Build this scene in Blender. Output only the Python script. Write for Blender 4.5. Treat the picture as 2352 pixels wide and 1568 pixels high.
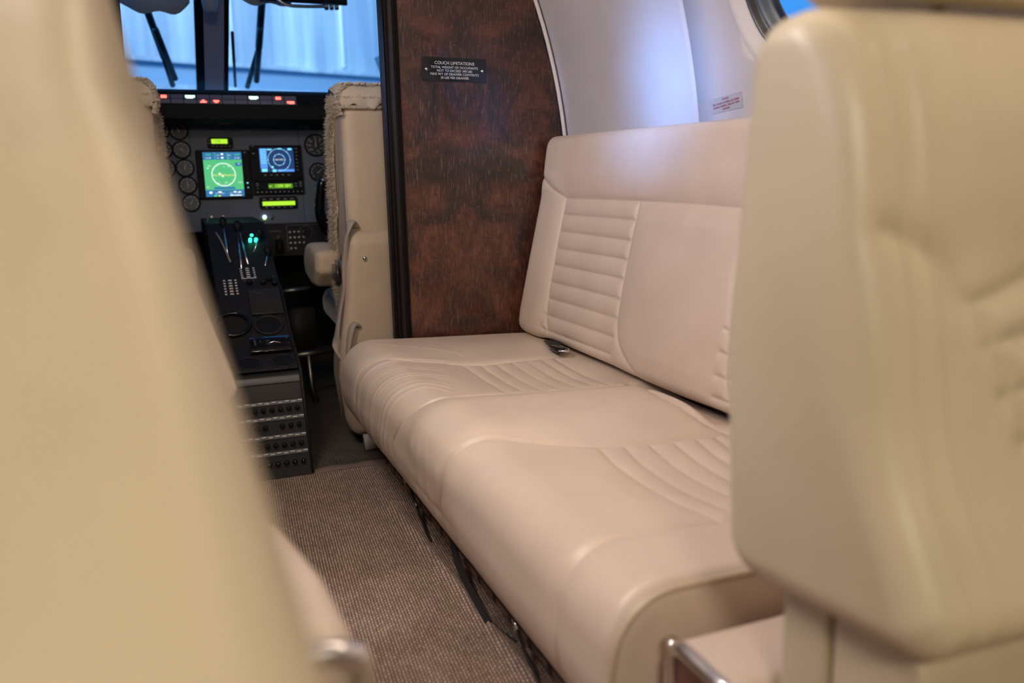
import bpy, bmesh, math, random
import numpy as np
from mathutils import Vector, Matrix
random.seed(4); rng = np.random.RandomState(7)
PI = math.pi
for o in list(bpy.data.objects): bpy.data.objects.remove(o)
S = bpy.context.scene
COL = S.collection

# ---------------------------------------------------------------- camera
CAMH = 0.75
cd = bpy.data.cameras.new('camera'); cam = bpy.data.objects.new('camera', cd); COL.objects.link(cam)
F = 1950.0; vx, vy, sl = 374. - 1176., 404. - 784., -.015
Yd = np.array([vx, vy, F]); Yd /= np.linalg.norm(Yd)
Dn = np.cross(Yd, np.array([1, sl, 0.])); Dn /= np.linalg.norm(Dn)
if Dn[1] < 0: Dn = -Dn
Xd = np.cross(Dn, Yd)
R = np.array([Xd, Yd, -Dn])
m = Matrix([[R[i][0], -R[i][1], -R[i][2], (0, 0, CAMH)[i]] for i in range(3)] + [[0, 0, 0, 1]])
cam.matrix_world = m
cd.sensor_width = 36; cd.lens = 36 * F / 2352; cd.clip_start = .01
cd.dof.use_dof = True; cd.dof.focus_distance = 1.95; cd.dof.aperture_fstop = 2.7
S.camera = cam

# ---------------------------------------------------------------- world, lamps, exposure
W = bpy.data.worlds.new('world'); S.world = W; W.use_nodes = True
bg = W.node_tree.nodes['Background']; bg.inputs[0].default_value = (.07, .36, .90, 1); bg.inputs[1].default_value = .9
S.view_settings.view_transform = 'Standard'; S.view_settings.look = 'None'
S.view_settings.exposure = 0.3; S.view_settings.gamma = 1

def area(name, loc, target, sx, sy, power, color, spread=PI):
    l = bpy.data.lights.new(name, 'AREA'); l.shape = 'RECTANGLE'; l.size = sx; l.size_y = sy
    l.energy = power; l.color = color; l.spread = spread
    o = bpy.data.objects.new(name, l); COL.objects.link(o); o.location = loc
    d = Vector(target) - Vector(loc); o.rotation_euler = d.to_track_quat('-Z', 'Y').to_euler()
    return o
WARM = (1.0, .80, .60); NEUT = (1.0, .90, .82)
area('ceiling_lamp_port', (-.27, 1.22, 1.41), (.50, 1.22, .1), .05, 1.2, 25.0, (1.0, .89, .81))
area('ceiling_lamp_starboard', (.52, .70, 1.47), (.50, .75, 0), .08, 1.2, 2.6, WARM)
area('aft_cabin_lamp', (-.06, -.75, 1.36), (.55, .9, .55), .30, .16, 8.0, (1.0, .89, .72))
area('daylight_port_window', (-5.0, .80, 1.50), (1.0, 1.60, .87), .75, .75, 8.0, (.18, .40, 1.0), .32)
for wy in (.70, 1.40, 1.98): area('daylight_port_window_glow', (-.78, wy, 1.14), (1.0, wy, .9), .28, .28, 2.6, (.42, .52, 1.0))
area('hangar_floodlight', (1.0, 6.0, 3.6), (3.0, 10.5, 2.2), 2.5, .6, 140, (.62, .85, 1.0))
area('hangar_skylight', (-4.0, 5.0, 4.5), (0, 9, 1.0), 3, 2, 100, (.20, .58, 1.0))

# ---------------------------------------------------------------- materials
def mat(name, col, rough=.5, metal=0, emit=None, es=1.0, coat=0, spec=.5, sheen=0):
    m = bpy.data.materials.new(name); m.use_nodes = True
    b = m.node_tree.nodes['Principled BSDF']
    b.inputs['Base Color'].default_value = (*col, 1); b.inputs['Roughness'].default_value = rough
    b.inputs['Metallic'].default_value = metal; b.inputs['Coat Weight'].default_value = coat
    b.inputs['Specular IOR Level'].default_value = spec
    b.inputs['Sheen Weight'].default_value = sheen
    if emit:
        b.inputs['Emission Color'].default_value = (*emit, 1); b.inputs['Emission Strength'].default_value = es
    return m
def nodes(m): return m.node_tree.nodes, m.node_tree.links, m.node_tree.nodes['Principled BSDF']
def noise(m, scale, detail=3, rough=.5, vec=None, dist=0):
    n, l, b = nodes(m); t = n.new('ShaderNodeTexNoise'); t.inputs['Scale'].default_value = scale
    t.inputs['Detail'].default_value = detail; t.inputs['Roughness'].default_value = rough; t.inputs['Distortion'].default_value = dist
    if vec: l.new(vec, t.inputs['Vector'])
    return t
def objco(m, sc=(1, 1, 1), rot=(0, 0, 0)):
    n, l, b = nodes(m); c = n.new('ShaderNodeTexCoord'); mp = n.new('ShaderNodeMapping')
    mp.inputs['Scale'].default_value = sc; mp.inputs['Rotation'].default_value = rot
    l.new(c.outputs['Object'], mp.inputs['Vector']); return mp.outputs['Vector']
def ramp(m, src, stops):
    n, l, b = nodes(m); r = n.new('ShaderNodeValToRGB'); e = r.color_ramp.elements
    while len(e) < len(stops): e.new(.5)
    for i, (p, c) in enumerate(stops): e[i].position = p; e[i].color = (*c, 1)
    l.new(src, r.inputs['Fac']); return r
def bump(m, src, strength, dist=.001, chain=None):
    n, l, b = nodes(m); bp = n.new('ShaderNodeBump'); bp.inputs['Strength'].default_value = strength
    bp.inputs['Distance'].default_value = dist; l.new(src, bp.inputs['Height'])
    if chain: l.new(chain.outputs['Normal'], bp.inputs['Normal'])
    l.new(bp.outputs['Normal'], b.inputs['Normal']); return bp

def leather(name, col, rough=.37):
    m = mat(name, col, rough, spec=.45); n, l, b = nodes(m); v = objco(m)
    big = noise(m, 9, 3, vec=v)
    r = ramp(m, big.outputs['Fac'], [(.3, tuple(c * .95 for c in col)), (.7, tuple(min(1, c * 1.04) for c in col))])
    l.new(r.outputs['Color'], b.inputs['Base Color'])
    vo = n.new('ShaderNodeTexVoronoi'); vo.inputs['Scale'].default_value = 700; l.new(v, vo.inputs['Vector'])
    b1 = bump(m, vo.outputs['Distance'], .10, .0004)
    w = noise(m, 28, 3, vec=v); bump(m, w.outputs['Fac'], .25, .0016, b1)
    return m
M = {}
M['leather'] = leather('couch_leather', (.63, .51, .415))
M['leather_seat'] = leather('seat_leather_warm_lit', (.58, .495, .345), .40)  # same leather as the couch, the warmer light on it put into the colour
M['leather_cock'] = leather('cockpit_seat_leather', (.45, .35, .255), .5)
M['piping'] = leather('piping_leather', (.52, .41, .29))
M['wallpanel'] = leather('wall_leather', (.52, .48, .46), .55)
M['carpetedge'] = mat('carpet_binding', (.20, .135, .12), .8)
M['belt'] = mat('belt_grey', (.30, .25, .21), .7)
M['beltblack'] = mat('belt_black', (.012, .010, .010), .6)
M['chrome'] = mat('satin_chrome', (.85, .83, .82), .22, 1)
M['metal'] = mat('dull_metal', (.35, .33, .30), .4, 1)
M['black'] = mat('black_plastic', (.006, .006, .007), .6, spec=.25)
M['blackgloss'] = mat('black_gloss', (.006, .006, .007), .12)
M['rubber'] = mat('black_rubber', (.010, .010, .011), .35)
M['panel'] = mat('panel_grey', (.14, .16, .21), .55)
M['console'] = mat('console_grey', (.014, .013, .014), .6, spec=.25)
M['consolelid'] = mat('console_olive', (.022, .020, .017), .55, spec=.3)
M['strip'] = mat('engraved_strip', (.085, .08, .08), .4)
M['white'] = mat('legend_white', (.62, .62, .62), .5)
M['dial'] = mat('dial_black', (.012, .012, .014), .4)
M['visor'] = mat('visor_grey', (.34, .38, .42), .6)
M['post'] = mat('post_grey', (.60, .55, .66), .5)
M['dark'] = mat('dark_trim', (.010, .008, .007), .5, spec=.2)
M['inlay'] = mat('wood_inlay', (.10, .030, .022), .3, coat=.4)
M['sheepskin'] = mat('sheepskin', (.50, .42, .33), .9, sheen=.3)
M['gasket'] = mat('window_gasket', (.035, .05, .058), .4)
M['bead'] = mat('white_bead', (.66, .60, .55), .45)
M['redtext'] = mat('red_print', (.25, .02, .03), .5)
M['stickerbase'] = mat('sticker_film', (.45, .43, .43), .18, coat=.6)

def carpet(name, c1, c2):
    m = mat(name, c1, .95, spec=.15); n, l, b = nodes(m)
    v = objco(m, (1, 1, 1), (0, 0, math.radians(94)))
    br = n.new('ShaderNodeTexBrick'); br.inputs['Scale'].default_value = 1
    br.inputs['Brick Width'].default_value = .0095; br.inputs['Row Height'].default_value = .0055
    br.inputs['Mortar Size'].default_value = .0013; br.inputs['Mortar Smooth'].default_value = 1
    br.inputs['Color1'].default_value = (*c1, 1); br.inputs['Color2'].default_value = (*c2, 1)
    br.inputs['Mortar'].default_value = tuple(c * .30 for c in c1) + (1,)
    ds = noise(m, 160, 2, vec=v); mx = n.new('ShaderNodeVectorMath'); mx.operation = 'MULTIPLY_ADD'
    mx.inputs[1].default_value = (.0022, .0022, 0)
    l.new(ds.outputs['Color'], mx.inputs[0]); l.new(v, mx.inputs[2]); l.new(mx.outputs[0], br.inputs['Vector'])
    big = noise(m, 14, 3, vec=v); r = ramp(m, big.outputs['Fac'], [(.3, (.86, .86, .86)), (.75, (1.1, 1.1, 1.1))])
    mul = n.new('ShaderNodeMix'); mul.data_type = 'RGBA'; mul.blend_type = 'MULTIPLY'; mul.inputs[0].default_value = 1
    l.new(br.outputs['Color'], mul.inputs[6]); l.new(r.outputs['Color'], mul.inputs[7]); l.new(mul.outputs[2], b.inputs['Base Color'])
    inv = n.new('ShaderNodeMath'); inv.operation = 'SUBTRACT'; inv.inputs[0].default_value = 1; l.new(br.outputs['Fac'], inv.inputs[1])
    bump(m, inv.outputs[0], .9, .002)
    return m
M['carpet'] = carpet('loop_carpet', (.40, .285, .225), (.56, .42, .34))
M['carpet2'] = carpet('cockpit_carpet', (.15, .125, .105), (.19, .16, .135))

def wood():
    m = mat('burl_wood', (.1, .03, .02), .28, coat=.35); n, l, b = nodes(m); v = objco(m)
    # book-matched figure: mirror the coordinate about a line through the middle of the veneer
    sx = n.new('ShaderNodeSeparateXYZ'); l.new(v, sx.inputs[0])
    ab = n.new('ShaderNodeMath'); ab.operation = 'ABSOLUTE'; sb = n.new('ShaderNodeMath'); sb.operation = 'SUBTRACT'; sb.inputs[1].default_value = .735
    l.new(sx.outputs['X'], sb.inputs[0]); l.new(sb.outputs[0], ab.inputs[0])
    cb = n.new('ShaderNodeCombineXYZ'); l.new(ab.outputs[0], cb.inputs['X']); l.new(sx.outputs['Z'], cb.inputs['Z'])
    mirr = cb.outputs[0]
    n1 = noise(m, 7, 8, .62, mirr, 1.2); n2 = noise(m, 38, 6, .7, mirr, 2.5)
    mp = n.new('ShaderNodeMapping'); mp.inputs['Scale'].default_value = (260, 1, 28); l.new(v, mp.inputs['Vector'])
    n3 = noise(m, 1, 4, .65, mp.outputs[0], .6)
    mp2 = n.new('ShaderNodeMapping'); mp2.inputs['Scale'].default_value = (30, 1, 240); l.new(v, mp2.inputs['Vector'])
    n4 = noise(m, 1, 4, .65, mp2.outputs[0], .8)
    r1 = ramp(m, n1.outputs['Fac'], [(.32, (.009, .004, .003)), (.45, (.036, .012, .008)), (.57, (.080, .026, .015)), (.74, (.17, .058, .022))])
    r2 = ramp(m, n2.outputs['Fac'], [(.35, (.62, .62, .62)), (.65, (1.25, 1.2, 1.2))])
    mul = n.new('ShaderNodeMix'); mul.data_type = 'RGBA'; mul.blend_type = 'MULTIPLY'; mul.inputs[0].default_value = 1
    l.new(r1.outputs['Color'], mul.inputs[6]); l.new(r2.outputs['Color'], mul.inputs[7])
    ad = n.new('ShaderNodeMath'); ad.operation = 'MAXIMUM'
    r3 = ramp(m, n3.outputs['Fac'], [(.54, (0, 0, 0)), (.68, (1, 1, 1))]); r4 = ramp(m, n4.outputs['Fac'], [(.62, (0, 0, 0)), (.78, (1, 1, 1))])
    l.new(r3.outputs['Color'], ad.inputs[0]); l.new(r4.outputs['Color'], ad.inputs[1])
    k = n.new('ShaderNodeMath'); k.operation = 'MULTIPLY'; k.inputs[1].default_value = .4; l.new(ad.outputs[0], k.inputs[0])
    mx = n.new('ShaderNodeMix'); mx.data_type = 'RGBA'; mx.inputs[7].default_value = (.26, .15, .11, 1)
    l.new(k.outputs[0], mx.inputs[0]); l.new(mul.outputs[2], mx.inputs[6]); l.new(mx.outputs[2], b.inputs['Base Color'])
    return m
M['wood'] = wood()
def glass(name, tint, gl=.06):
    m = bpy.data.materials.new(name); m.use_nodes = True; n = m.node_tree.nodes; l = m.node_tree.links
    n.clear(); o = n.new('ShaderNodeOutputMaterial'); t = n.new('ShaderNodeBsdfTransparent'); t.inputs[0].default_value = (*tint, 1)
    g = n.new('ShaderNodeBsdfGlossy'); g.inputs['Roughness'].default_value = .05; mx = n.new('ShaderNodeMixShader'); mx.inputs[0].default_value = gl
    l.new(t.outputs[0], mx.inputs[1]); l.new(g.outputs[0], mx.inputs[2]); l.new(mx.outputs[0], o.inputs[0]); return m
M['glass'] = glass('windshield_glass', (.86, .93, 1.0)); M['glass2'] = glass('cabin_window_glass', (.80, .90, 1.0))
def hangar():
    m = mat('hangar_sheet', (.55, .6, .66), .45, metal=.25); n, l, b = nodes(m)
    v = objco(m, (2.2, 1, .12)); a = noise(m, 1.6, 5, .6, v, .4)
    r = ramp(m, a.outputs['Fac'], [(.35, (.36, .42, .50)), (.55, (.62, .66, .70)), (.72, (.92, .93, .93))])  # vertical streaks of reflected light painted into the sheet colour
    l.new(r.outputs['Color'], b.inputs['Base Color']); return m
M['hangar'] = hangar(); M['hangarband'] = mat('hangar_girt', (.30, .42, .55), .5); M['hangarlow'] = mat('hangar_lower', (.50, .62, .72), .5)
M['hfloor'] = mat('hangar_concrete', (.30, .32, .34), .5)
def em(name, c, s): return mat(name, (0.01, .01, .01), .5, emit=c, es=s)
M['lime'] = em('lcd_lime', (.42, .80, .03), 1.0); M['limedim'] = em('lcd_lime_dim', (.06, .20, .01), 1.0)
M['limetxt'] = em('lcd_text', (.55, 1, .05), 1.1); M['limedark'] = mat('lcd_dark_text', (.03, .08, .01), .6)
M['green'] = em('screen_green', (.075, .46, .18), 1.0); M['sblue'] = em('screen_blue', (.02, .15, .34), 1.0); M['snavy'] = em('screen_navy', (.006, .03, .13), 1.0)
M['slight'] = em('screen_light_blue', (.09, .28, .80), 1.0); M['swhite'] = em('screen_white', (.85, .95, .95), 1.0)
M['scyan'] = em('screen_cyan', (.2, .75, .95), 1.0); M['syellow'] = em('screen_yellow', (.85, .80, .10), 1.0); M['sgreen'] = em('screen_bright_green', (.10, .9, .12), 1.0)
M['red'] = em('annunciator_red', (1.0, .06, .045), 6); M['annwhite'] = em('annunciator_green', (.45, 1, .75), 3)
M['lampgreen'] = em('gear_lamp_green', (.03, 1, .55), 3); M['lampwhite'] = em('lamp_white', (.6, .95, 1.0), 4)
M['anncell'] = mat('annunciator_cell', (.20, .19, .24), .4)

# ---------------------------------------------------------------- object helpers
ORG = {}
def tag(o, label, cat, group=None):
    o['label'] = label; o['category'] = cat
    if group: o['group'] = group
    return o
def thing(name, label, cat, loc, group=None):
    o = bpy.data.objects.new(name, None); COL.objects.link(o); o.location = loc; o.empty_display_size = .05
    ORG[o] = np.array(loc, float); return tag(o, label, cat, group)
def link(name, me, material, parent=None, org=None, label=None, smooth=True):
    o = bpy.data.objects.new(name, me); COL.objects.link(o)
    if material: me.materials.append(material)
    if parent is not None:
        o.parent = parent; ORG[o] = ORG[parent]
    else:
        ORG[o] = np.zeros(3) if org is None else np.array(org, float); o.location = ORG[o]
    if smooth: me.polygons.foreach_set('use_smooth', [True] * len(me.polygons))
    if label: o['label'] = label
    return o
def build(name, verts, faces, material, parent=None, label=None, smooth=True, fix=True, org=None):
    base = ORG[parent] if parent is not None else (np.zeros(3) if org is None else np.array(org, float))
    v = np.array(verts, float) - base
    me = bpy.data.meshes.new(name); me.from_pydata(v.tolist(), [], faces)
    if fix:
        bm = bmesh.new(); bm.from_mesh(me); bmesh.ops.remove_doubles(bm, verts=bm.verts, dist=1e-6)
        bmesh.ops.recalc_face_normals(bm, faces=bm.faces); bm.to_mesh(me); bm.free()
    me.update()
    return link(name, me, material, parent, base, label, smooth)
def struct(o): o['kind'] = 'structure'; return o
def rnd(pts, rad, n):
    """closed polygon with rounded corners, resampled to n points; returns pts, outward normals"""
    P = [np.array(p, float) for p in pts]; out = []
    for i, p in enumerate(P):
        a, b = P[i - 1], P[(i + 1) % len(P)]; r = rad[i]
        da = (a - p); la = np.linalg.norm(da); da /= la; db = (b - p); lb = np.linalg.norm(db); db /= lb
        ang = math.acos(max(-1, min(1, float(da @ db))))
        t = min(r / math.tan(ang / 2), la * .49, lb * .49) if ang < PI - 1e-3 else 0
        if t < 1e-6: out.append(p); continue
        rr = t * math.tan(ang / 2); bis = (da + db) / np.linalg.norm(da + db); c = p + bis * rr / math.sin(ang / 2)
        s, e = p + da * t, p + db * t
        a0 = math.atan2(*(s - c)[::-1]); a1 = math.atan2(*(e - c)[::-1]); d = (a1 - a0 + PI) % (2 * PI) - PI
        for k in range(17): th = a0 + d * k / 16; out.append(c + rr * np.array([math.cos(th), math.sin(th)]))
    Q = np.array(out); Qc = np.vstack([Q, Q[:1]]); L = np.r_[0, np.cumsum(np.linalg.norm(np.diff(Qc, axis=0), axis=1))]
    s = np.linspace(0, L[-1], n, endpoint=False); Z = np.stack([np.interp(s, L, Qc[:, k]) for k in (0, 1)], 1)
    for _ in range(2): Z = .5 * Z + .25 * (np.roll(Z, 1, 0) + np.roll(Z, -1, 0))
    T = np.roll(Z, -1, 0) - np.roll(Z, 1, 0); T /= np.linalg.norm(T, axis=1)[:, None]; Nn = np.stack([T[:, 1], -T[:, 0]], 1)
    A = .5 * np.sum(Z[:, 0] * np.roll(Z[:, 1], -1) - np.roll(Z[:, 0], -1) * Z[:, 1])
    if A < 0: Nn = -Nn
    return Z, Nn, s, L[-1]
def cr(P, k=8):
    P = np.array(P, float)
    if len(P) < 3: return P
    Q = np.vstack([2 * P[0] - P[1], P, 2 * P[-1] - P[-2]]); o = []
    for i in range(1, len(Q) - 2):
        for t in np.linspace(0, 1, k, endpoint=False):
            a, b, c, d = Q[i - 1], Q[i], Q[i + 1], Q[i + 2]
            o.append(.5 * ((2 * b) + (c - a) * t + (2 * a - 5 * b + 4 * c - d) * t * t + (3 * b - a - 3 * c + d) * t ** 3))
    o.append(Q[-2]); return np.array(o)
def cushion(name, pts, rad, a0, a1, rend, axis, material, parent, res=.004, grooves=(), puff=None, xf=None, label=None, rend1=None):
    r1 = rend if rend1 is None else rend1
    per = sum(np.linalg.norm(np.subtract(pts[i], pts[i - 1])) for i in range(len(pts)))
    Mn = max(40, int(per / res)); Z, Nn, s, L = rnd(pts, rad, Mn)
    ks = max(6, int(rend * 1.57 / res / 1.5)); t0 = np.linspace(0, PI / 2, ks)
    e0 = a0 + rend * (1 - np.cos(t0)); i0 = rend * (1 - np.sin(t0)); e1 = a1 - r1 * (1 - np.cos(t0)); i1 = r1 * (1 - np.sin(t0))
    nm = max(3, int((a1 - a0 - rend - r1) / res)); mid = np.linspace(a0 + rend, a1 - r1, nm + 2)[1:-1]
    A = np.r_[e0, mid, e1[::-1]]; I = np.r_[i0, mid * 0, i1[::-1]]
    D = np.zeros((len(A), Mn)); DR = np.zeros((len(A), Mn))
    ax = 1 if axis == 'y' else 0; sx, sz = (0, 2) if axis == 'y' else (1, 2)
    for g in grooves:
        h, lam = g[1], g[2]; q = []
        for p in g[0]:
            j = int(np.argmin((Z[:, 0] - p[sx]) ** 2 + (Z[:, 1] - p[sz]) ** 2)); q.append((p[ax], s[j]))
        q = cr(q); lo, hi = q[:, 0].min() - 5 * lam, q[:, 0].max() + 5 * lam
        ia = np.where((A >= lo) & (A <= hi))[0]; js = np.where((s >= q[:, 1].min() - 5 * lam) & (s <= q[:, 1].max() + 5 * lam))[0]
        if len(ia) == 0 or len(js) == 0: continue
        AA, SS = np.meshgrid(A[ia], s[js], indexing='ij'); dm = np.full(AA.shape, 9.)
        for k in range(len(q) - 1):
            ux, uy = q[k + 1] - q[k]; l2 = ux * ux + uy * uy + 1e-12
            t = np.clip(((AA - q[k][0]) * ux + (SS - q[k][1]) * uy) / l2, 0, 1)
            dm = np.minimum(dm, np.hypot(AA - q[k][0] - t * ux, SS - q[k][1] - t * uy))
        val = -h * np.exp(-dm / lam) if h > 0 else -h * np.exp(-(dm / lam) ** 2)
        ix = np.ix_(ia, js)
        if h > 0: D[ix] = np.minimum(D[ix], val)
        else: DR[ix] = np.maximum(DR[ix], val)
    D = D + DR
    if puff is not None: D = D + puff(A[:, None], Z[None, :, 0], Z[None, :, 1])
    fade = np.clip(1 - I / max(rend, 1e-6), 0, 1)[:, None]
    P2 = Z[None] - Nn[None] * I[:, None, None] + Nn[None] * (D * fade)[..., None]
    V = np.zeros((len(A), Mn, 3)); V[..., ax] = A[:, None]; V[..., sx] = P2[..., 0]; V[..., sz] = P2[..., 1]
    if xf: V = xf(V)
    n_a = len(A); V = V.reshape(-1, 3)
    idx = np.arange(n_a * Mn).reshape(n_a, Mn); jn = np.roll(idx, -1, 1)
    Fq = np.stack([idx[:-1], jn[:-1], jn[1:], idx[1:]], -1).reshape(-1, 4).tolist()
    Fq.append(idx[0][::-1].tolist()); Fq.append(idx[-1].tolist())
    return build(name, V, Fq, material, parent, label)
def tube(path, r, n=8, closed=False, flat=None):
    """verts, faces of a tube along path; flat=(w,t) gives a ribbon section"""
    P = np.array(path, float); V = []; Fc = []
    up = np.array([0, 0, 1.])
    for i, p in enumerate(P):
        if closed: t = P[(i + 1) % len(P)] - P[i - 1]
        else: t = P[min(i + 1, len(P) - 1)] - P[max(i - 1, 0)]
        t = t / (np.linalg.norm(t) + 1e-12); a = np.cross(t, up)
        if np.linalg.norm(a) < .05: a = np.cross(t, [1, 0, 0])
        a /= np.linalg.norm(a); b = np.cross(a, t)
        for k in range(n):
            th = 2 * PI * k / n; c, s_ = math.cos(th), math.sin(th)
            if flat: V.append(p + a * c * flat[0] + b * s_ * flat[1])
            else: V.append(p + (a * c + b * s_) * (r if np.isscalar(r) else r[i]))
    m_ = len(P)
    for i in range(m_ if closed else m_ - 1):
        for k in range(n):
            j = (i + 1) % m_; Fc.append([i * n + k, i * n + (k + 1) % n, j * n + (k + 1) % n, j * n + k])
    if not closed: Fc.append(list(range(n))[::-1]); Fc.append([(m_ - 1) * n + k for k in range(n)])
    return V, Fc
def tubeo(name, path, r, material, parent=None, n=8, closed=False, flat=None, label=None, org=None):
    v, f = tube(path, r, n, closed, flat); return build(name, v, f, material, parent, label, org=org)
class Fr:
    """local frame: origin, u (right), v (up), w (towards the cabin)"""
    def __init__(s, o, u, v): s.o = np.array(o, float); s.u = np.array(u, float); s.v = np.array(v, float); s.w = np.cross(s.u, s.v)
    def p(s, a, b, c=0): return s.o + s.u * a + s.v * b + s.w * c
def rbox(name, fr, u0, u1, v0, v1, w0, w1, material, parent=None, bev=.002, seg=2, label=None, org=None, corner=None):
    bm = bmesh.new(); base = ORG[parent] if parent is not None else (np.zeros(3) if org is None else np.array(org, float))
    vs = [bm.verts.new(((u1 if i & 1 else u0), (v1 if i & 2 else v0), (w1 if i & 4 else w0))) for i in range(8)]
    for f in ((0, 2, 3, 1), (4, 5, 7, 6), (0, 1, 5, 4), (2, 6, 7, 3), (0, 4, 6, 2), (1, 3, 7, 5)): bm.faces.new([vs[i] for i in f])
    if corner:
        es = [e for e in bm.edges if abs(e.verts[0].co.z - e.verts[1].co.z) > 1e-9 * 1 and abs(e.verts[0].co.x - e.verts[1].co.x) < 1e-9 and abs(e.verts[0].co.y - e.verts[1].co.y) < 1e-9]
        bmesh.ops.bevel(bm, geom=es, offset=corner, segments=5, affect='EDGES', profile=.5)
    if bev > 0:
        es = [e for e in bm.edges if len(e.link_faces) == 2 and e.calc_face_angle() > .5]
        bmesh.ops.bevel(bm, geom=es, offset=bev, segments=seg, affect='EDGES', profile=.5)
    for v in bm.verts: v.co = Vector(fr.p(*v.co) - base)
    bmesh.ops.recalc_face_normals(bm, faces=bm.faces)
    me = bpy.data.meshes.new(name); bm.to_mesh(me); bm.free()
    o = link(name, me, material, parent, base, label, smooth=True)
    try: me.shade_auto_smooth = True
    except Exception: pass
    for p in me.polygons: p.use_smooth = False if bev == 0 else True
    if bev > 0:
        md = o.modifiers.new('wn', 'WEIGHTED_NORMAL'); md.keep_sharp = True
    return o
WF = Fr((0, 0, 0), (1, 0, 0), (0, 0, 1))           # u=x, v=z, w=-y
def box(name, x0, x1, y0, y1, z0, z1, material, parent=None, bev=.003, **k): return rbox(name, WF, x0, x1, z0, z1, -y1, -y0, material, parent, bev, **k)
def disc(name, fr, u, v, r, w0, w1, material, parent, n=28, label=None, dome=0, r1=None):
    V = []; Fc = []; r1 = r if r1 is None else r1
    for rr, w in ((r, w0), (r1, w1)):
        for k in range(n): th = 2 * PI * k / n; V.append(fr.p(u + rr * math.cos(th), v + rr * math.sin(th), w))
    for k in range(n): Fc.append([k, (k + 1) % n, n + (k + 1) % n, n + k])
    V.append(fr.p(u, v, w1 + dome)); c = len(V) - 1
    for k in range(n): Fc.append([n + k, n + (k + 1) % n, c])
    Fc.append(list(range(n))[::-1])
    return build(name, V, Fc, material, parent, label, smooth=dome > 0)
def ring(name, fr, u, v, r, rt, w, material, parent, n=40, label=None):
    return tubeo(name, [fr.p(u + r * math.cos(2 * PI * k / n), v + r * math.sin(2 * PI * k / n), w) for k in range(n)], rt, material, parent, 8, True, label=label)
def merged(name, fr, items, w0, w1, material, parent, label=None):
    """many little flat blocks (u0,u1,v0,v1) in one printed/etched part"""
    V = []; Fc = []
    for (u0, u1, v0, v1) in items:
        b = len(V)
        for i in range(8): V.append(fr.p(u1 if i & 1 else u0, v1 if i & 2 else v0, w1 if i & 4 else w0))
        for f in ((0, 2, 3, 1), (4, 5, 7, 6), (0, 1, 5, 4), (2, 6, 7, 3), (0, 4, 6, 2), (1, 3, 7, 5)): Fc.append([b + i for i in f])
    return build(name, V, Fc, material, parent, label, smooth=False)
def pieces(name, fr, items, w0, w1, material, parent, label=None):
    for it in items: merged(name, fr, [it], w0, w1, material, parent, label)
def text(name, lines, fr, u, v, w, material, parent, align='CENTER', label=None, rot=0, ext=.0003):
    """lines: (string, size, du, dv)"""
    V = []; Fc = []; ca, sa = math.cos(rot), math.sin(rot)
    for (st, size, du, dv) in lines:
        c = bpy.data.curves.new('t', 'FONT'); c.body = st; c.size = size; c.align_x = align; c.align_y = 'CENTER'; c.extrude = ext / 2; c.resolution_u = 3
        o = bpy.data.objects.new('t', c); COL.objects.link(o); bpy.context.view_layer.update()
        me = bpy.data.meshes.new_from_object(o.evaluated_get(bpy.context.evaluated_depsgraph_get()))
        b = len(V)
        for q in me.vertices:
            x, y = q.co.x + du, q.co.y + dv
            V.append(fr.p(u + x * ca - y * sa, v + x * sa + y * ca, w + q.co.z + ext / 2))
        Fc += [[b + i for i in p.vertices] for p in me.polygons]
        bpy.data.objects.remove(o); bpy.data.curves.remove(c); bpy.data.meshes.remove(me)
    return build(name, V, Fc, material, parent, label, smooth=False, fix=False)

# ================================================================ SETTING
CX = .235
def prof(k=10):
    """starboard wall section from the floor to the crown: list of (x, z)"""
    P = [(.985, -.01), (1.02, .12), (1.04, .30), (1.0405, .50)]
    for z in np.linspace(.62, 1.25, 20): P.append((-.46 + math.sqrt(2.25 - (max(z, .66) - .66) ** 2), z))
    P += [(.885, 1.33), (.82, 1.42), (.72, 1.49), (.58, 1.535), (.42, 1.555), (CX, 1.56)]
    return P
PR = prof()
def wallx(z): return float(np.interp(z, [p[1] for p in PR[:24]], [p[0] for p in PR[:24]]))
def wall_strip(name, P, y0, y1, material, thick=.02, ny=40):
    P = np.array(P, float); T = np.gradient(P, axis=0); T /= np.linalg.norm(T, axis=1)[:, None]
    Nn = np.stack([T[:, 1], -T[:, 0]], 1)
    if (Nn[len(Nn) // 3] @ (P[len(P) // 3] - np.array([CX, .7]))) < 0: Nn = -Nn
    O = P + Nn * thick; ys = np.linspace(y0, y1, ny); n = len(P); V = []; Fc = []
    for y in ys:
        for q in P: V.append((q[0], y, q[1]))
        for q in O: V.append((q[0], y, q[1]))
    m2 = 2 * n
    for i in range(ny - 1):
        for j in range(n - 1):
            a = i * m2 + j; Fc.append([a, a + 1, a + 1 + m2, a + m2]); a += n; Fc.append([a, a + m2, a + 1 + m2, a + 1])
        for j in (0, n - 1): a = i * m2 + j; Fc.append([a, a + m2, a + m2 + n, a + n])
    for i in (0, ny - 1):
        for j in range(n - 1): a = i * m2 + j; Fc.append([a, a + n, a + n + 1, a + 1])
    return struct(build(name, V, Fc, material))
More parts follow.
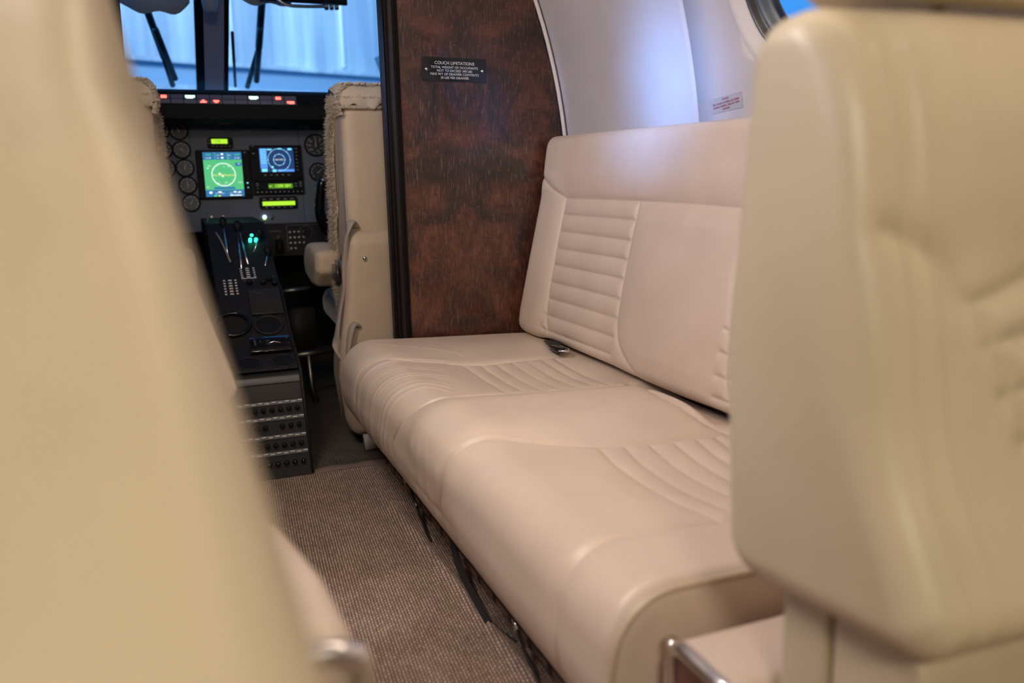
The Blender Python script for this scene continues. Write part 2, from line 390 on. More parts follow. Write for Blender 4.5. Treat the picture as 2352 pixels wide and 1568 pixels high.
def cut(o, loc, r, depth, axis='X', sz=1.0):
    bm = bmesh.new(); bmesh.ops.create_cone(bm, cap_ends=True, segments=64, radius1=r, radius2=r, depth=depth, matrix=Matrix.Translation(loc) @ Matrix.Rotation(PI / 2, 4, 'Y') )
    for v in bm.verts: v.co.z = loc[2] + (v.co.z - loc[2]) * sz
    me = bpy.data.meshes.new('c'); bm.to_mesh(me); bm.free(); c = bpy.data.objects.new('c', me); COL.objects.link(c)
    md = o.modifiers.new('b', 'BOOLEAN'); md.operation = 'DIFFERENCE'; md.object = c; md.solver = 'EXACT'
    bpy.context.view_layer.update()
    nm = bpy.data.meshes.new_from_object(o.evaluated_get(bpy.context.evaluated_depsgraph_get()))
    o.modifiers.clear(); o.data = nm; bpy.data.objects.remove(c)
side = PR[:26]; crown = PR[25:]
WY, WZ, WR = 1.18, 1.08, .19                       # starboard cabin window
w_fwd = wall_strip('wall_right', side, 1.5215, 2.15, M['wallpanel'])
w_aft = wall_strip('wall_right', side, -1.5, 1.5195, M['wallpanel'])
cut(w_aft, (1.0, WY, WZ), WR - .005, .5)
mir = lambda P: [(2 * CX - x, z) for x, z in P]
w_port = wall_strip('wall_left', mir(side), -1.5, 2.15, M['wallpanel'])
for wy in (.70, 1.40, 1.98): cut(w_port, (-.52, wy, 1.08), .125, .5)
ceil = wall_strip('ceiling', crown + mir(crown)[::-1][1:], -1.5, 2.15, M['wallpanel'])
struct(box('wall_back', -.62, 1.09, -1.53, -1.5, 0, 1.6, M['wallpanel'], bev=0))
struct(box('floor', -.62, 1.09, -1.5, 2.10, -.03, 0, M['carpet'], bev=0))
struct(box('floor', -.62, 1.09, 2.10, 3.75, -.032, -.002, M['carpet2'], bev=0))
# joint line between the two wall panels
def wpath(y, z0, z1, n=20, off=.001, dy=0): return [(wallx(z) - off, y + dy * (z - .84), z) for z in np.linspace(z0, z1, n)]
# bezel, gasket and pane of the starboard window
def wring(r0, r1, x0, x1, n=64, yc=WY, zc=WZ):
    V = []; Fc = []
    K = 8
    for k in range(n):
        c, s_ = math.cos(2 * PI * k / n), math.sin(2 * PI * k / n)
        for q in range(K + 1):
            t = q / K; r = r0 + (r1 - r0) * t; z = zc + r * s_
            e = t * t * (3 - 2 * t); V.append((wallx(z) - x0 + (x0 + x1) * e, yc + r * c, z))
    for k in range(n):
        for q in range(K): a = k * (K + 1) + q; b = ((k + 1) % n) * (K + 1) + q; Fc.append([a, a + 1, b + 1, b])
    return V, Fc
v, f = wring(WR + .004, .163, .004, .012); win = struct(build('window_1', v, f, M['wallpanel']))
v, f = wring(.166, .150, -.010, .022); g1 = build('window_gasket', v, f, M['rubber'], win, 'black rubber ring')
v, f = wring(.152, .128, -.020, .035); g2 = build('window_frame', v, f, M['gasket'], win, 'grey-green inner ring')
v, f = wring(.130, .122, -.033, .045); build('window_seal', v, f, M['rubber'], win)
V = [(wallx(WZ + .125 * math.sin(2 * PI * k / 48)) + .042, WY + .125 * math.cos(2 * PI * k / 48), WZ + .125 * math.sin(2 * PI * k / 48)) for k in range(48)]
build('window_pane', V, [list(range(48))], M['glass2'], win)
# wooden bulkhead
def extr(name, poly, y0, y1, material, parent=None, smooth=False, label=None):
    n = len(poly); V = [(x, y0, z) for x, z in poly] + [(x, y1, z) for x, z in poly]
    Fc = [list(range(n)), [n + i for i in range(n)][::-1]] + [[i, n + i, n + (i + 1) % n, (i + 1) % n] for i in range(n)]
    return build(name, V, Fc, material, parent, label, smooth)
wl_ = [p for p in PR if p[1] >= 0]
jx = lambda z: .572 - .008 * (z - .3)
BP = [(jx(0), 0)] + [(x - .001, z) for x, z in wl_[:-3]] + [(.62, 1.51), (jx(1.2), 1.51)]
struct(extr('wall_front', BP, 2.150, 2.175, M['wood']))
struct(extr('wall_front', [(2 * CX - x, z) for x, z in BP], 2.150, 2.175, M['wood']))
struct(box('wall_front', -.10, .57, 2.15, 2.175, 1.37, 1.545, M['wood'], bev=0))
# black moulding on the doorway edge: three parallel ribs
def jamb(name, s):
    V = []; Fc = []; prf = [(-.040, 2.178), (-.041, 2.150), (-.036, 2.142), (-.031, 2.149), (-.027, 2.149), (-.023, 2.137), (-.015, 2.135), (-.011, 2.147), (-.006, 2.147), (-.002, 2.140), (.003, 2.146), (.003, 2.149), (-.002, 2.178)]
    zs = np.linspace(0, 1.37, 12); n = len(prf)
    for z in zs:
        for dx, y in prf: x = jx(z) + dx; V.append((x if s > 0 else 2 * CX - x, y, z))
    for i in range(11):
        for j in range(n): Fc.append([i * n + j, i * n + (j + 1) % n, (i + 1) * n + (j + 1) % n, (i + 1) * n + j])
    Fc.append(list(range(n))); Fc.append([11 * n + j for j in range(n)])
    return struct(build(name, V, Fc, M['dark'], smooth=False))
jamb('trim_1', 1); jamb('trim_2', -1)
struct(tubeo('trim_3', [(x - .008, 2.143, z) for x, z in [(wallx(z), z) for z in np.linspace(.02, 1.25, 30)]], .0055, M['bead']))
# threshold strip
v = []; f = []
for i in range(41):
    x = -.10 + .66 * i / 40
    yb = 2.112 + .020 * math.sin(PI * (x + .1) / .66) - .010 * math.exp(-((x - .30) / .05) ** 2)
    for k in range(7): th = PI * k / 6; v.append((x, yb - .017 * math.cos(th), -.004 + (.008 + .002 * math.sin(x * 60)) * math.sin(th)))
for i in range(40):
    for k in range(6): a = i * 7 + k; f.append([a, a + 1, a + 8, a + 7])
struct(build('trim_4', v, f, M['carpetedge']))

# cockpit shell
cp = [(x, z) for x, z in PR if z <= 1.30]
struct(wall_strip('wall_right', cp, 2.19, 3.9, M['visor'], ny=6)); struct(wall_strip('wall_left', mir(cp), 2.19, 3.9, M['visor'], ny=6))
struct(build('ceiling', [(-.50, 2.18, 1.50), (.97, 2.18, 1.50), (.97, 3.32, 1.42), (-.50, 3.32, 1.42), (-.50, 2.18, 1.54), (.97, 2.18, 1.54), (.97, 3.32, 1.46), (-.50, 3.32, 1.46)],
             [[0, 1, 2, 3], [4, 7, 6, 5], [0, 4, 5, 1], [3, 2, 6, 7], [0, 3, 7, 4], [1, 5, 6, 2]], M['visor'], smooth=False))
struct(box('wall_front', -.55, 1.02, 3.74, 3.77, 0, 1.02, M['black'], bev=0))
# windshield: two panes either side of the centre post
PX = .226
def pane(name, s):
    a = [(PX + s * .03, 3.92, 1.02), (PX + s * .80, 3.62, 1.02), (PX + s * .74, 3.12, 1.43), (PX + s * .03, 3.42, 1.43)]
    w = struct(build(name, a, [[0, 1, 2, 3]], M['glass'], smooth=False))
    fr = [(PX + s * .80, 3.62, 1.02), (PX + s * .74, 3.12, 1.43)]
    tubeo('window_frame', fr, .022, M['post'], w); tubeo('window_frame', [a[3], a[2]], .014, M['rubber'], w)
    return w
w2 = pane('window_2', 1); w3 = pane('window_3', -1)
def slab(name, c, hw, hd, material, parent=None, dx=0):
    V = []
    for (y, z) in c:
        for sx_ in (-1, 1):
            for sy_ in (0, 1): V.append((PX + dx + sx_ * hw, y + sy_ * hd, z))
    return build(name, V, [[0, 1, 3, 2], [4, 6, 7, 5], [0, 4, 5, 1], [2, 3, 7, 6], [0, 2, 6, 4], [1, 5, 7, 3]], material, parent, smooth=False)
tp = struct(slab('trim_5', [(3.86, 1.03), (3.37, 1.42)], .036, .03, M['post']))
slab('window_seal', [(3.87, 1.03), (3.375, 1.42)], .016, .03, M['rubber'], tp, -.052); slab('window_seal', [(3.87, 1.03), (3.375, 1.42)], .009, .03, M['rubber'], tp, .046)

# hangar outside
Hf = Fr((1.2, 9.6, 0), (math.cos(.34), math.sin(.34), 0), (0, 0, 1))
hw = struct(rbox('wall_front', Hf, -9, 9, 1.86, 6.5, -.1, 0, M['hangar'], bev=0))
for u_ in np.arange(-8.1, 8.5, 1.27): rbox('sheet_joint', Hf, u_, u_ + .05, 1.90, 6.4, 0, .035, M['hangar'], hw, .008)
struct(rbox('trim_6', Hf, -9, 9, 1.82, 1.86, -.1, .10, M['hangar'], bev=0))
struct(rbox('trim_7', Hf, -9, 9, 1.62, 1.82, -.1, .02, M['hangarband'], bev=0))
struct(rbox('trim_8', Hf, -9, 9, 1.52, 1.62, -.1, .05, M['hangar'], bev=0))
struct(rbox('wall_front', Hf, -9, 9, -1.4, 1.52, -.1, .0, M['hangarlow'], bev=0))
struct(box('floor', -9, 12, 4.2, 12.5, -1.45, -1.4, M['hfloor'], bev=0))

# ================================================================ COUCH
couch = thing('couch', 'long tan leather couch with pleated panels along the right cabin wall', 'couch', (.68, 1.41, 0))
G = []
# seams across the seat from the back edge over the front
S1 = [(.86, 1.80, .325), (.72, 1.785, .325), (.606, 1.775, .325), (.50, 1.815, .325), (.43, 1.885, .31), (.385, 1.93, .27), (.372, 1.95, .20), (.42, 1.96, .09)]
S2 = [(.84, 1.50, .325), (.70, 1.49, .325), (.60, 1.488, .325), (.473, 1.482, .325), (.42, 1.50, .30), (.38, 1.555, .26), (.372, 1.60, .20), (.42, 1.60, .09)]
S3 = [(.86, 1.14, .325), (.72, 1.135, .325), (.60, 1.142, .325), (.50, 1.175, .325), (.43, 1.21, .31), (.385, 1.235, .26), (.372, 1.26, .20), (.42, 1.27, .09)]
S4 = [(.86, .80, .325), (.70, .81, .325), (.60, .815, .325), (.436, .815, .32), (.385, .818, .27), (.37, .82, .20), (.42, .825, .09)]
for s_, h in ((S1, .0085), (S2, .008), (S3, .008), (S4, .0065)): G.append((s_, h, .008))
for s_ in (S1, S2, S3): G.append(([(p[0], p[1] + .004, p[2]) for p in s_[3:]], -.0028, .0035))
for k, x in enumerate((.59, .63, .67, .71, .75, .79, .825)): G.append(([(x, 1.495, .325), (x + .006, 1.63, .325), (x, 1.777, .325)], .0062, .0065))
for k, x in enumerate((.60, .645, .69, .735, .778, .815)): G.append(([(x, 1.14, .325), (x - .012, 1.05, .325), (x - .012, .92, .325), (x + .002, .815, .325)], .0062, .0065))
# stretch wrinkles in the forward front corner
for k in range(9):
    y = 1.86 - k * .036 + .012 * math.sin(k * 2.7)
    G.append(([(.56 - .010 * k, y - .05, .325), (.455, y, .315), (.39, y + .045, .275), (.37, y + .07, .20), (.385, y + .075, .13)], -.0012 * (1 + .6 * math.sin(k * 1.9)), .006))
for k in range(4): G.append(([(.39, 1.40 - k * .05, .27), (.375, 1.42 - k * .055, .22), (.375, 1.41 - k * .06, .15)], -.0014, .008))
for k in range(5): G.append(([(.80 + .01 * k, 1.27 - k * .03, .32), (.90, 1.30 - k * .035, .27)], .0022, .006))
for k in range(5): G.append(([(.46 + .03 * k, 2.02 - .01 * k, .325), (.62, 1.88 - .01 * k, .325)], -.0009, .006))
G.append(([(.868, 1.50, .318), (.838, 1.40, .32), (.822, 1.29, .322), (.828, 1.20, .32), (.85, 1.14, .318)], .010, .010))
def seat_puff(a, X, Z):
    top = np.clip((Z - .20) / .10, 0, 1); midp = np.exp(-((a - 1.32) / .13) ** 4); fr_ = np.clip((.60 - X) / .15, 0, 1) * np.clip((X - .33) / .03, 0, 1)
    pl = (np.exp(-((a - 1.64) / .13) ** 2) + np.exp(-((a - .98) / .14) ** 2)) * np.clip((X - .53) / .12, 0, 1)
    return -.012 * np.clip((X - .835) / .02, 0, 1) * top * np.exp(-((a - 1.32) / .15) ** 4) + np.clip((.90 - X) / .06, 0, 1) * top * (.022 * midp - .012 * pl + .006 * np.exp(-((a - 1.95) / .12) ** 2) + .006 * fr_)
cushion('seat_cushion', [(.97, .085), (.440, .078), (.370, .19), (.390, .328), (.60, .326), (.935, .314), (.965, .23)], [.02, .035, .10, .085, .3, .03, .04], .690, 2.132, .022, 'y', M['leather'], couch, .0027, G, seat_puff, rend1=.034)
# piping around the aft end of the seat
Z, Nn, s_, L = rnd([(.97, .085), (.440, .078), (.370, .19), (.390, .328), (.60, .326), (.935, .314), (.965, .23)], [.02, .035, .10, .085, .3, .03, .04], 160)
for y in (.6965,):
    Q = Z - Nn * .0065; tubeo('piping', [(q[0], y, q[1]) for q in Q], .0045, M['piping'], couch, 8, True)
# backrest
BS = [(.865, .325), (.872, .38), (.902, .52), (.940, .69), (.962, .838), (1.012, .832), (1.022, .60), (.985, .325)]
BR = [.035, .2, .5, .4, .045, .02, .3, .03]
def bx(z): return float(np.interp(z, [.325, .38, .52, .69, .83], [.865, .872, .902, .940, .962]))
G = []
G.append(([(bx(.735), 2.12, .735), (bx(.705), 2.05, .705), (bx(.68), 1.966, .68)], .007, .007))
G.append(([(bx(.68), 1.966, .68), (bx(.682), 1.60, .682), (bx(.68), 1.22, .68), (bx(.68), .86, .68), (bx(.735), .71, .735)], .0075, .007))
for ys in ((1.966, 1.966, 1.958, 1.93), (1.605, 1.606, 1.59, 1.50), (1.225, 1.228, 1.20, 1.17), (.86, .86, .87, .90)):
    G.append(([(bx(.68), ys[0], .68), (bx(.56), ys[1], .56), (bx(.41), ys[2], .41), (bx(.34), ys[3], .335)], .0075, .007))
zp = [.640, .598, .556, .514, .472, .430, .389, .350]
for z in zp:
    G.append(([(bx(z), 1.962, z), (bx(z), 1.602, z + .002)], .0072, .0065)); G.append(([(bx(z), 1.222, z), (bx(z), .862, z)], .0072, .0065))
def back_puff(a, X, Z):
    face = np.clip((1.0 - X) / .03, 0, 1)
    mid = np.exp(-((a - 1.415) / .15) ** 4) * np.clip((.69 - Z) / .05, 0, 1) * np.clip((Z - .3) / .08, 0, 1)
    topb = np.exp(-((Z - .77) / .07) ** 4); bol = (np.exp(-((a - 2.05) / .07) ** 4)) * np.clip((.75 - Z) / .05, 0, 1)
    return face * (.010 * mid + .008 * topb + .008 * bol)
cushion('backrest', BS, BR, .705, 2.138, .042, 'y', M['leather'], couch, .0027, G, back_puff)
box('base_frame', .50, .96, .73, 2.10, .002, .076, M['black'], couch, bev=.002)
box('base_skirt', .478, .499, .73, 2.10, .001, .060, M['carpet'], couch, bev=.002, label='carpet-covered skirt')
# carpet ridge beside the couch: folded seam
v = []; f = []; K = 9
for i in range(60):
    y = .66 + 1.32 * i / 59; xc = .452 - .022 * (y - 1.07) / .63
    for k in range(K):
        q = k / (K - 1); v.append((xc - .022 + .046 * q, y, .0005 + .0095 * math.exp(-((q - .42) / .20) ** 2) * min(1, (59 - i) / 10) + (.002 if q > .6 else 0)))
for i in range(59):
    for k in range(K - 1): a = i * K + k; f.append([a, a + 1, a + K + 1, a + K])
struct(build('trim_9', v, f, M['carpet']))

# seat belts
def ribbon(name, pts, w, t, material, parent, up=(0, 0, 1), label=None):
    P = cr(pts, 8); V = []; Fc = []; up = np.array(up, float)
    for i, p in enumerate(P):
        d = P[min(i + 1, len(P) - 1)] - P[max(i - 1, 0)]; d /= np.linalg.norm(d); a = np.cross(d, up); a /= np.linalg.norm(a); b = np.cross(a, d)
        for (q, r) in ((-1, -1), (1, -1), (1, 1), (-1, 1)): V.append(p + a * q * w / 2 + b * r * t / 2)
    for i in range(len(P) - 1):
        for k in range(4): Fc.append([i * 4 + k, i * 4 + (k + 1) % 4, i * 4 + 4 + (k + 1) % 4, i * 4 + 4 + k])
    Fc += [[0, 1, 2, 3], [len(V) - 4, len(V) - 3, len(V) - 2, len(V) - 1]]
    return build(name, V, Fc, material, parent, label, smooth=False)
sb = thing('seat_belt', 'black belt stub with chrome latch in the gap under the couch backrest', 'seat belt', (.86, 1.86, .33))
ribbon('webbing', [(.875, 1.93, .325), (.862, 1.88, .332), (.850, 1.84, .330)], .03, .003, M['beltblack'], sb)
box('latch', .833, .853, 1.79, 1.835, .323, .335, M['blackgloss'], sb, bev=.003); tubeo('buckle_loop', [(.828, 1.775, .333), (.850, 1.765, .331), (.862, 1.79, .331), (.86, 1.83, .331)], .0025, M['chrome'], sb)
st = thing('strap', 'wide black webbing strap hanging from below the couch onto the carpet', 'strap', (.45, 1.3, 0))
ribbon('webbing', [(.452, 1.455, .070), (.446, 1.40, .036), (.443, 1.31, .018), (.442, 1.225, .007)], 0.013, .0035, M['beltblack'], st, (-.6, 0, .8))
tubeo('buckle', [(.452, 1.452, .070), (.447, 1.468, .074), (.455, 1.478, .076)], .0035, M['metal'], st)
ribbon('strap_end', [(.443, 1.226, .007), (.452, 1.19, .004), (.462, 1.16, .003)], .010, .003, M['beltblack'], st, (-.6, 0, .8))
st = thing('strap', 'thin black cord with a metal tip below the forward end of the couch', 'strap', (.45, 1.65, 0))
tubeo('cord', cr([(.455, 1.78, .066), (.452, 1.73, .045), (.450, 1.66, .02), (.446, 1.58, .004)]), .003, M['beltblack'], st)
tubeo('tip', [(.4515, 1.715, .040), (.451, 1.70, .035)], .0045, M['metal'], st)
box('bracket', .445, .465, 1.775, 1.79, .060, .078, M['metal'], st, bev=.002)
st = thing('strap', 'short black cord with a bright tip below the aft end of the couch', 'strap', (.45, 1.05, 0))
tubeo('cord', cr([(.452, 1.135, .055), (.450, 1.09, .03), (.449, 1.02, .006)]), .003, M['beltblack'], st)
tubeo('tip', [(.4525, 1.14, .058), (.4515, 1.122, .048)], .0045, M['chrome'], st)
tag(tubeo('gap_strip', [(.452, .75, .062), (.452, 2.05, .062)], .004, M['black'], None, org=(.452, 1.4, 0)), 'thin dark strip running under the front edge of the couch', 'gap_strip')  # thin black strip laid along the gap under the couch front

# ================================================================ PLACARD AND STICKER
fw = Fr((0, 2.150, 0), (1, 0, 0), (0, 0, 1))
a_ = math.radians(-.6)
pf = Fr((.713, 2.150, 1.0045), (math.cos(a_), 0, math.sin(a_)), (-math.sin(a_), 0, math.cos(a_)))
pl = thing('placard', 'black couch limitations placard screwed to the wooden bulkhead', 'placard', tuple(pf.o))
rbox('plate', pf, -.086, .086, -.029, .029, 0, .0035, M['blackgloss'], pl, .0012)
text('lettering', [('COUCH LIMITATIONS', .0108, 0, .0150), ('TOTAL WEIGHT OF OCCUPANTS', .0083, 0, .0045), ('NOT TO EXCEED 340 LBS', .0083, 0, -.0038), ('MAX WT OF DRAWER CONTENTS', .0083, 0, -.0122), ('30 LBS PER DRAWER', .0083, 0, -.0208)], pf, 0, 0, .0036, M['white'], pl)
for u in (-.075, .075): disc('screw', pf, u, -.001, .0042, .0035, .005, M['chrome'], pl, 16, dome=.0015)
n_ = np.array([-(1.0), 0, .0]); zz = .872
sa = math.atan2(wallx(.886) - wallx(.858), .028)
rt = math.radians(4)
up = np.array([math.sin(sa), 0, math.cos(sa)]); u0 = np.array([0, -1, 0.])
sf = Fr((wallx(zz) - .0005, 1.424, zz), u0 * math.cos(rt) + up * math.sin(rt), up * math.cos(rt) - u0 * math.sin(rt))
sk = thing('sticker', 'small clear sticker with red print on the pale wall above the couch', 'sticker', tuple(sf.o))
rbox('film', sf, -.052, .052, -.0145, .0145, -.001, .0006, M['stickerbase'], sk, .0, corner=.003)
text('lettering', [('COUCH', .0058, 0, .0088), ('NOT TO BE OCCUPIED AS CHAISE', .0055, 0, .0022), ('LOUNGE DURING TAKE-OFF AND', .0055, 0, -.0036), ('LANDING.', .0055, 0, -.0094)], sf, 0, 0, .0007, M['redtext'], sk, rot=.03)

# ================================================================ CABIN SEATS
# starboard seat in the foreground, facing aft
rs = thing('cabin_seat', 'aft-facing tan leather seat in the right foreground, pleated', 'seat', (.70, .45, 0))
SP = [(.596, .393), (.350, .416), (.425, .55), (.452, .68), (.473, .80), (.508, .868), (.588, .862), (.612, .60)]
G = []
fy = lambda z: float(np.interp(z, [.425, .55, .68, .80], [.356, .420, .452, .473]))
P3 = lambda x, z: (x, fy(z), z)
for x0, x1 in ((.478, .482), (.503, .506)):
    G.append(([P3(x0, .84), P3(x0, .75), P3(x0 - .002, .65), P3(x0 - .008, .55), P3(x0 - .006, .44)], -.0030, .004))
G.append(([P3(.472, .705), P3(.495, .698), P3(.52, .68), P3(.545, .652), P3(.62, .668), P3(.72, .672)], .012, .010))
G.append(([P3(.545, .652), P3(.562, .60), P3(.582, .55), P3(.60, .50), P3(.61, .44)], .010, .009))
for k in range(6): G.append(([P3(.55 + .008 * k, .618 - k * .036), P3(.65, .630 - k * .036), P3(.78, .632 - k * .036)], .010, .009))
G.append(([P3(.52, .62), P3(.532, .57), P3(.52, .52)], .002, .02)); G.append(([P3(.535, .60), P3(.55, .56), P3(.545, .50)], .002, .015))
def rs_puff(a, Y_, Z_):
    face = np.clip((.56 - Y_) / .06, 0, 1)
    return face * (.012 * np.exp(-((a - .56) / .07) ** 2) * np.exp(-((Z_ - .55) / .12) ** 4) + .012 * np.exp(-((Z_ - .78) / .08) ** 4) * np.clip((a - .49) / .05, 0, 1))
cushion('backrest', SP, [.04, .03, .3, .5, .3, .05, .040, .5], .438, .945, .028, 'x', M['leather_seat'], rs, .0035, G, rs_puff)
cushion('headrest', [(.500, .874), (.500, 1.03), (.555, 1.05), (.592, 1.03), (.595, .872)], [.02, .04, .03, .035, .02], .478, .93, .034, 'x', M['leather_seat'], rs, .007)
for x in (.60, .78): tubeo('headrest_post', [(x, .55, .84), (x, .55, .90)], .006, M['chrome'], rs)
cushion('seat_cushion', [(.372, .30), (-.10, .28), (-.14, .34), (-.11, .385), (.15, .395), (.345, .395)], [.02, .03, .04, .04, .2, .02], .49, .93, .03, 'x', M['leather_seat'], rs, .01)
cushion('side_panel', [(.545, .02), (.492, .02), (.492, .408), (.545, .396)], [.006] * 4, .468, .93, .006, 'x', M['leather_seat'], rs, .005)
cushion('side_panel', [(.487, .02), (.0, .02), (.0, .275), (.380, .280), (.400, .40), (.487, .408)], [.006] * 6, .470, .93, .006, 'x', M['leather_seat'], rs, .005)
box('arm_pad', .470, .486, .10, .40, .30, .37, M['leather_seat'], rs, bev=.007)
# padded cabinet between couch and seat
cb = thing('armrest_cabinet', 'low padded leather cabinet with chrome-framed wood inlay at the couch end', 'cabinet', (.56, .61, 0))
cushion('padded_top', [(.665, .01), (.557, .01), (.557, .272), (.568, .290), (.655, .290), (.665, .280)], [.004, .004, .015, .015, .015, .01], .436, .90, .006, 'x', M['leather'], cb, .006)
fr_ = [(.4345, y, z) for y, z in [(.662, .03), (.662, .262), (.656, .278), (.645, .2845), (.60, .2845), (.575, .2845), (.564, .279), (.560, .265), (.560, .03)]]
tubeo('chrome_trim', cr(fr_, 5), .0085, M['chrome'], cb, 10)
box('wood_inlay', .4325, .437, .566, .656, .02, .278, M['inlay'], cb, bev=.001)

# port seat nearest the lens, reclined
bs = thing('cabin_seat', 'blurred reclined tan leather seat filling the left foreground', 'seat', (-.25, .35, 0))
def bxf(V):
    V = V.copy(); t = V[..., 2] - .59; k = np.clip((V[..., 0] + .5) / .5, 0, 1); V[..., 0] += k * np.interp(V[..., 2], [.54, .5925, .63, .7125, .754, .7875, .8325, .90], [.045, .034, .025, .009, -.002, -.0140, -.0195, -.0255]); return V
cushion('backrest', [(.135, .58), (.18, .621), (.356, .754), (.465, .834), (.575, .912), (.62, .87), (.54, .79), (.32, .60), (.20, .52)], [.03, .5, .5, .5, .03, .04, .5, .5, .03], -.54, .0, .034, 'x', M['leather_seat'], bs, .006,
        [([(-.075, .18, .621), (-.09, .356, .754), (-.11, .57, .90)], .005, .018)], None, bxf)
box('seat_frame', -.50, -.05, .02, .20, .02, .40, M['leather_seat'], bs, bev=.02, seg=4)
cushion('seat_cushion', [(-.30, .38), (.14, .38), (.15, .45), (-.32, .47)], [.03] * 4, -.52, -.02, .03, 'x', M['leather_seat'], bs, .012)
# port seat ahead of it
ps = thing('cabin_seat', 'tan leather seat on the left behind the blurred foreground seat', 'seat', (-.22, .95, 0))
def pxf(V):
    V = V.copy(); z = V[..., 2]; k = np.clip((V[..., 0] + .5) / .5, 0, 1); V[..., 0] += k * (.062 - .30 * np.clip(z - .50, 0, 1)); return V
cushion('backrest', [(1.0, .485), (1.06, .65), (1.13, .83), (1.25, .85), (1.22, .65), (1.12, .48)], [.02, .4, .05, .05, .4, .03], -.52, 0, .025, 'x', M['leather'], ps, .006,
        [([(-.03, 1.0, .49), (-.03, 1.06, .65), (-.03, 1.13, .83)], .003, .006)], None, pxf)
cushion('seat_cushion', [(.98, .32), (.55, .32), (.50, .36), (.53, .42), (.98, .43)], [.02, .03, .03, .03, .02], -.46, -.06, .03, 'x', M['leather'], ps, .01)
box('seat_base', -.44, -.05, .60, 1.0, .003, .31, M['leather'], ps, bev=.015, seg=3)
def axf(V):
    V = V.copy(); y = V[..., 1]; k = np.clip((V[..., 0] + .02) / .06, 0, 1); V[..., 0] += k * np.interp(y, [.49, .60, .70, .745], [.0, -.006, -.022, -.036]); return V
cushion('armrest', [(.745, .34), (.493, .34), (.493, .448), (.510, .465), (.735, .465), (.745, .453)], [.01, .01, .018, .02, .02, .02], -.045, .092, .022, 'x', M['leather'], ps, .005, (), None, axf)
tubeo('chrome_trim', cr([(-.035, .491, .456), (.06, .491, .456), (.082, .491, .452), (.090, .491, .437), (.091, .491, .35)], 6), .0085, M['chrome'], ps, 10)

gc = thing('shading_cabinet', 'unseen dark wooden cabinet added behind the left cabin seats to shade the aisle', 'cabinet', (-.32, 1.72, 0))  # unseen cabinet, added to cast a shadow on the aisle carpet
box('body', -.50, -.085, 1.33, 2.13, .001, .87, M['wood'], gc, bev=.004)
box('worktop', -.505, -.080, 1.32, 2.135, .872, .895, M['inlay'], gc, bev=.004)
for y in (1.34, 1.74): d_ = box('door', -.083, -.078, y, y + .375, .05, .84, M['wood'], gc, bev=.002); box('handle', -.077, -.068, y + .15, y + .22, .79, .80, M['chrome'], d_, bev=.002)

# ================================================================ COCKPIT SEATS
def fluff_sheet(name, path, w0, w1, material, parent, mirror, seed=1, amp=.012, dens=900, nrm=None):
    """woolly pile: short tapering tufts standing on a padded strip (one mesh)"""
    r = np.random.RandomState(seed); V = []; Fc = []
    for _ in range(dens):
        t = r.rand() * (len(path) - 1); i = int(t); f_ = t - i; p = np.array(path[i]) * (1 - f_) + np.array(path[i + 1]) * f_
        n0 = np.array(nrm[i]) * (1 - f_) + np.array(nrm[i + 1]) * f_; q = p + np.array([0, 1, 0]) * (w0 + (w1 - w0) * r.rand())
        d = n0 / np.linalg.norm(n0) + r.randn(3) * .45; d[2] -= .4; d /= np.linalg.norm(d); l = amp * (.6 + .7 * r.rand())
        a = np.cross(d, [0, 1, 0]); a /= np.linalg.norm(a) + 1e-9; b = np.cross(a, d); wd = .0028; base = len(V)
        for k in range(3): th = 2 * PI * k / 3; V.append(q - d * .004 + (a * math.cos(th) + b * math.sin(th)) * wd)
        V.append(q + d * l); Fc += [[base, base + 1, base + 3], [base + 1, base + 2, base + 3], [base + 2, base, base + 3]]
    V = np.array(V)
    if mirror: V[:, 0] = 2 * CX - .032 - V[:, 0]
    o = build(name, V, Fc, material, parent, smooth=False, fix=False); return o
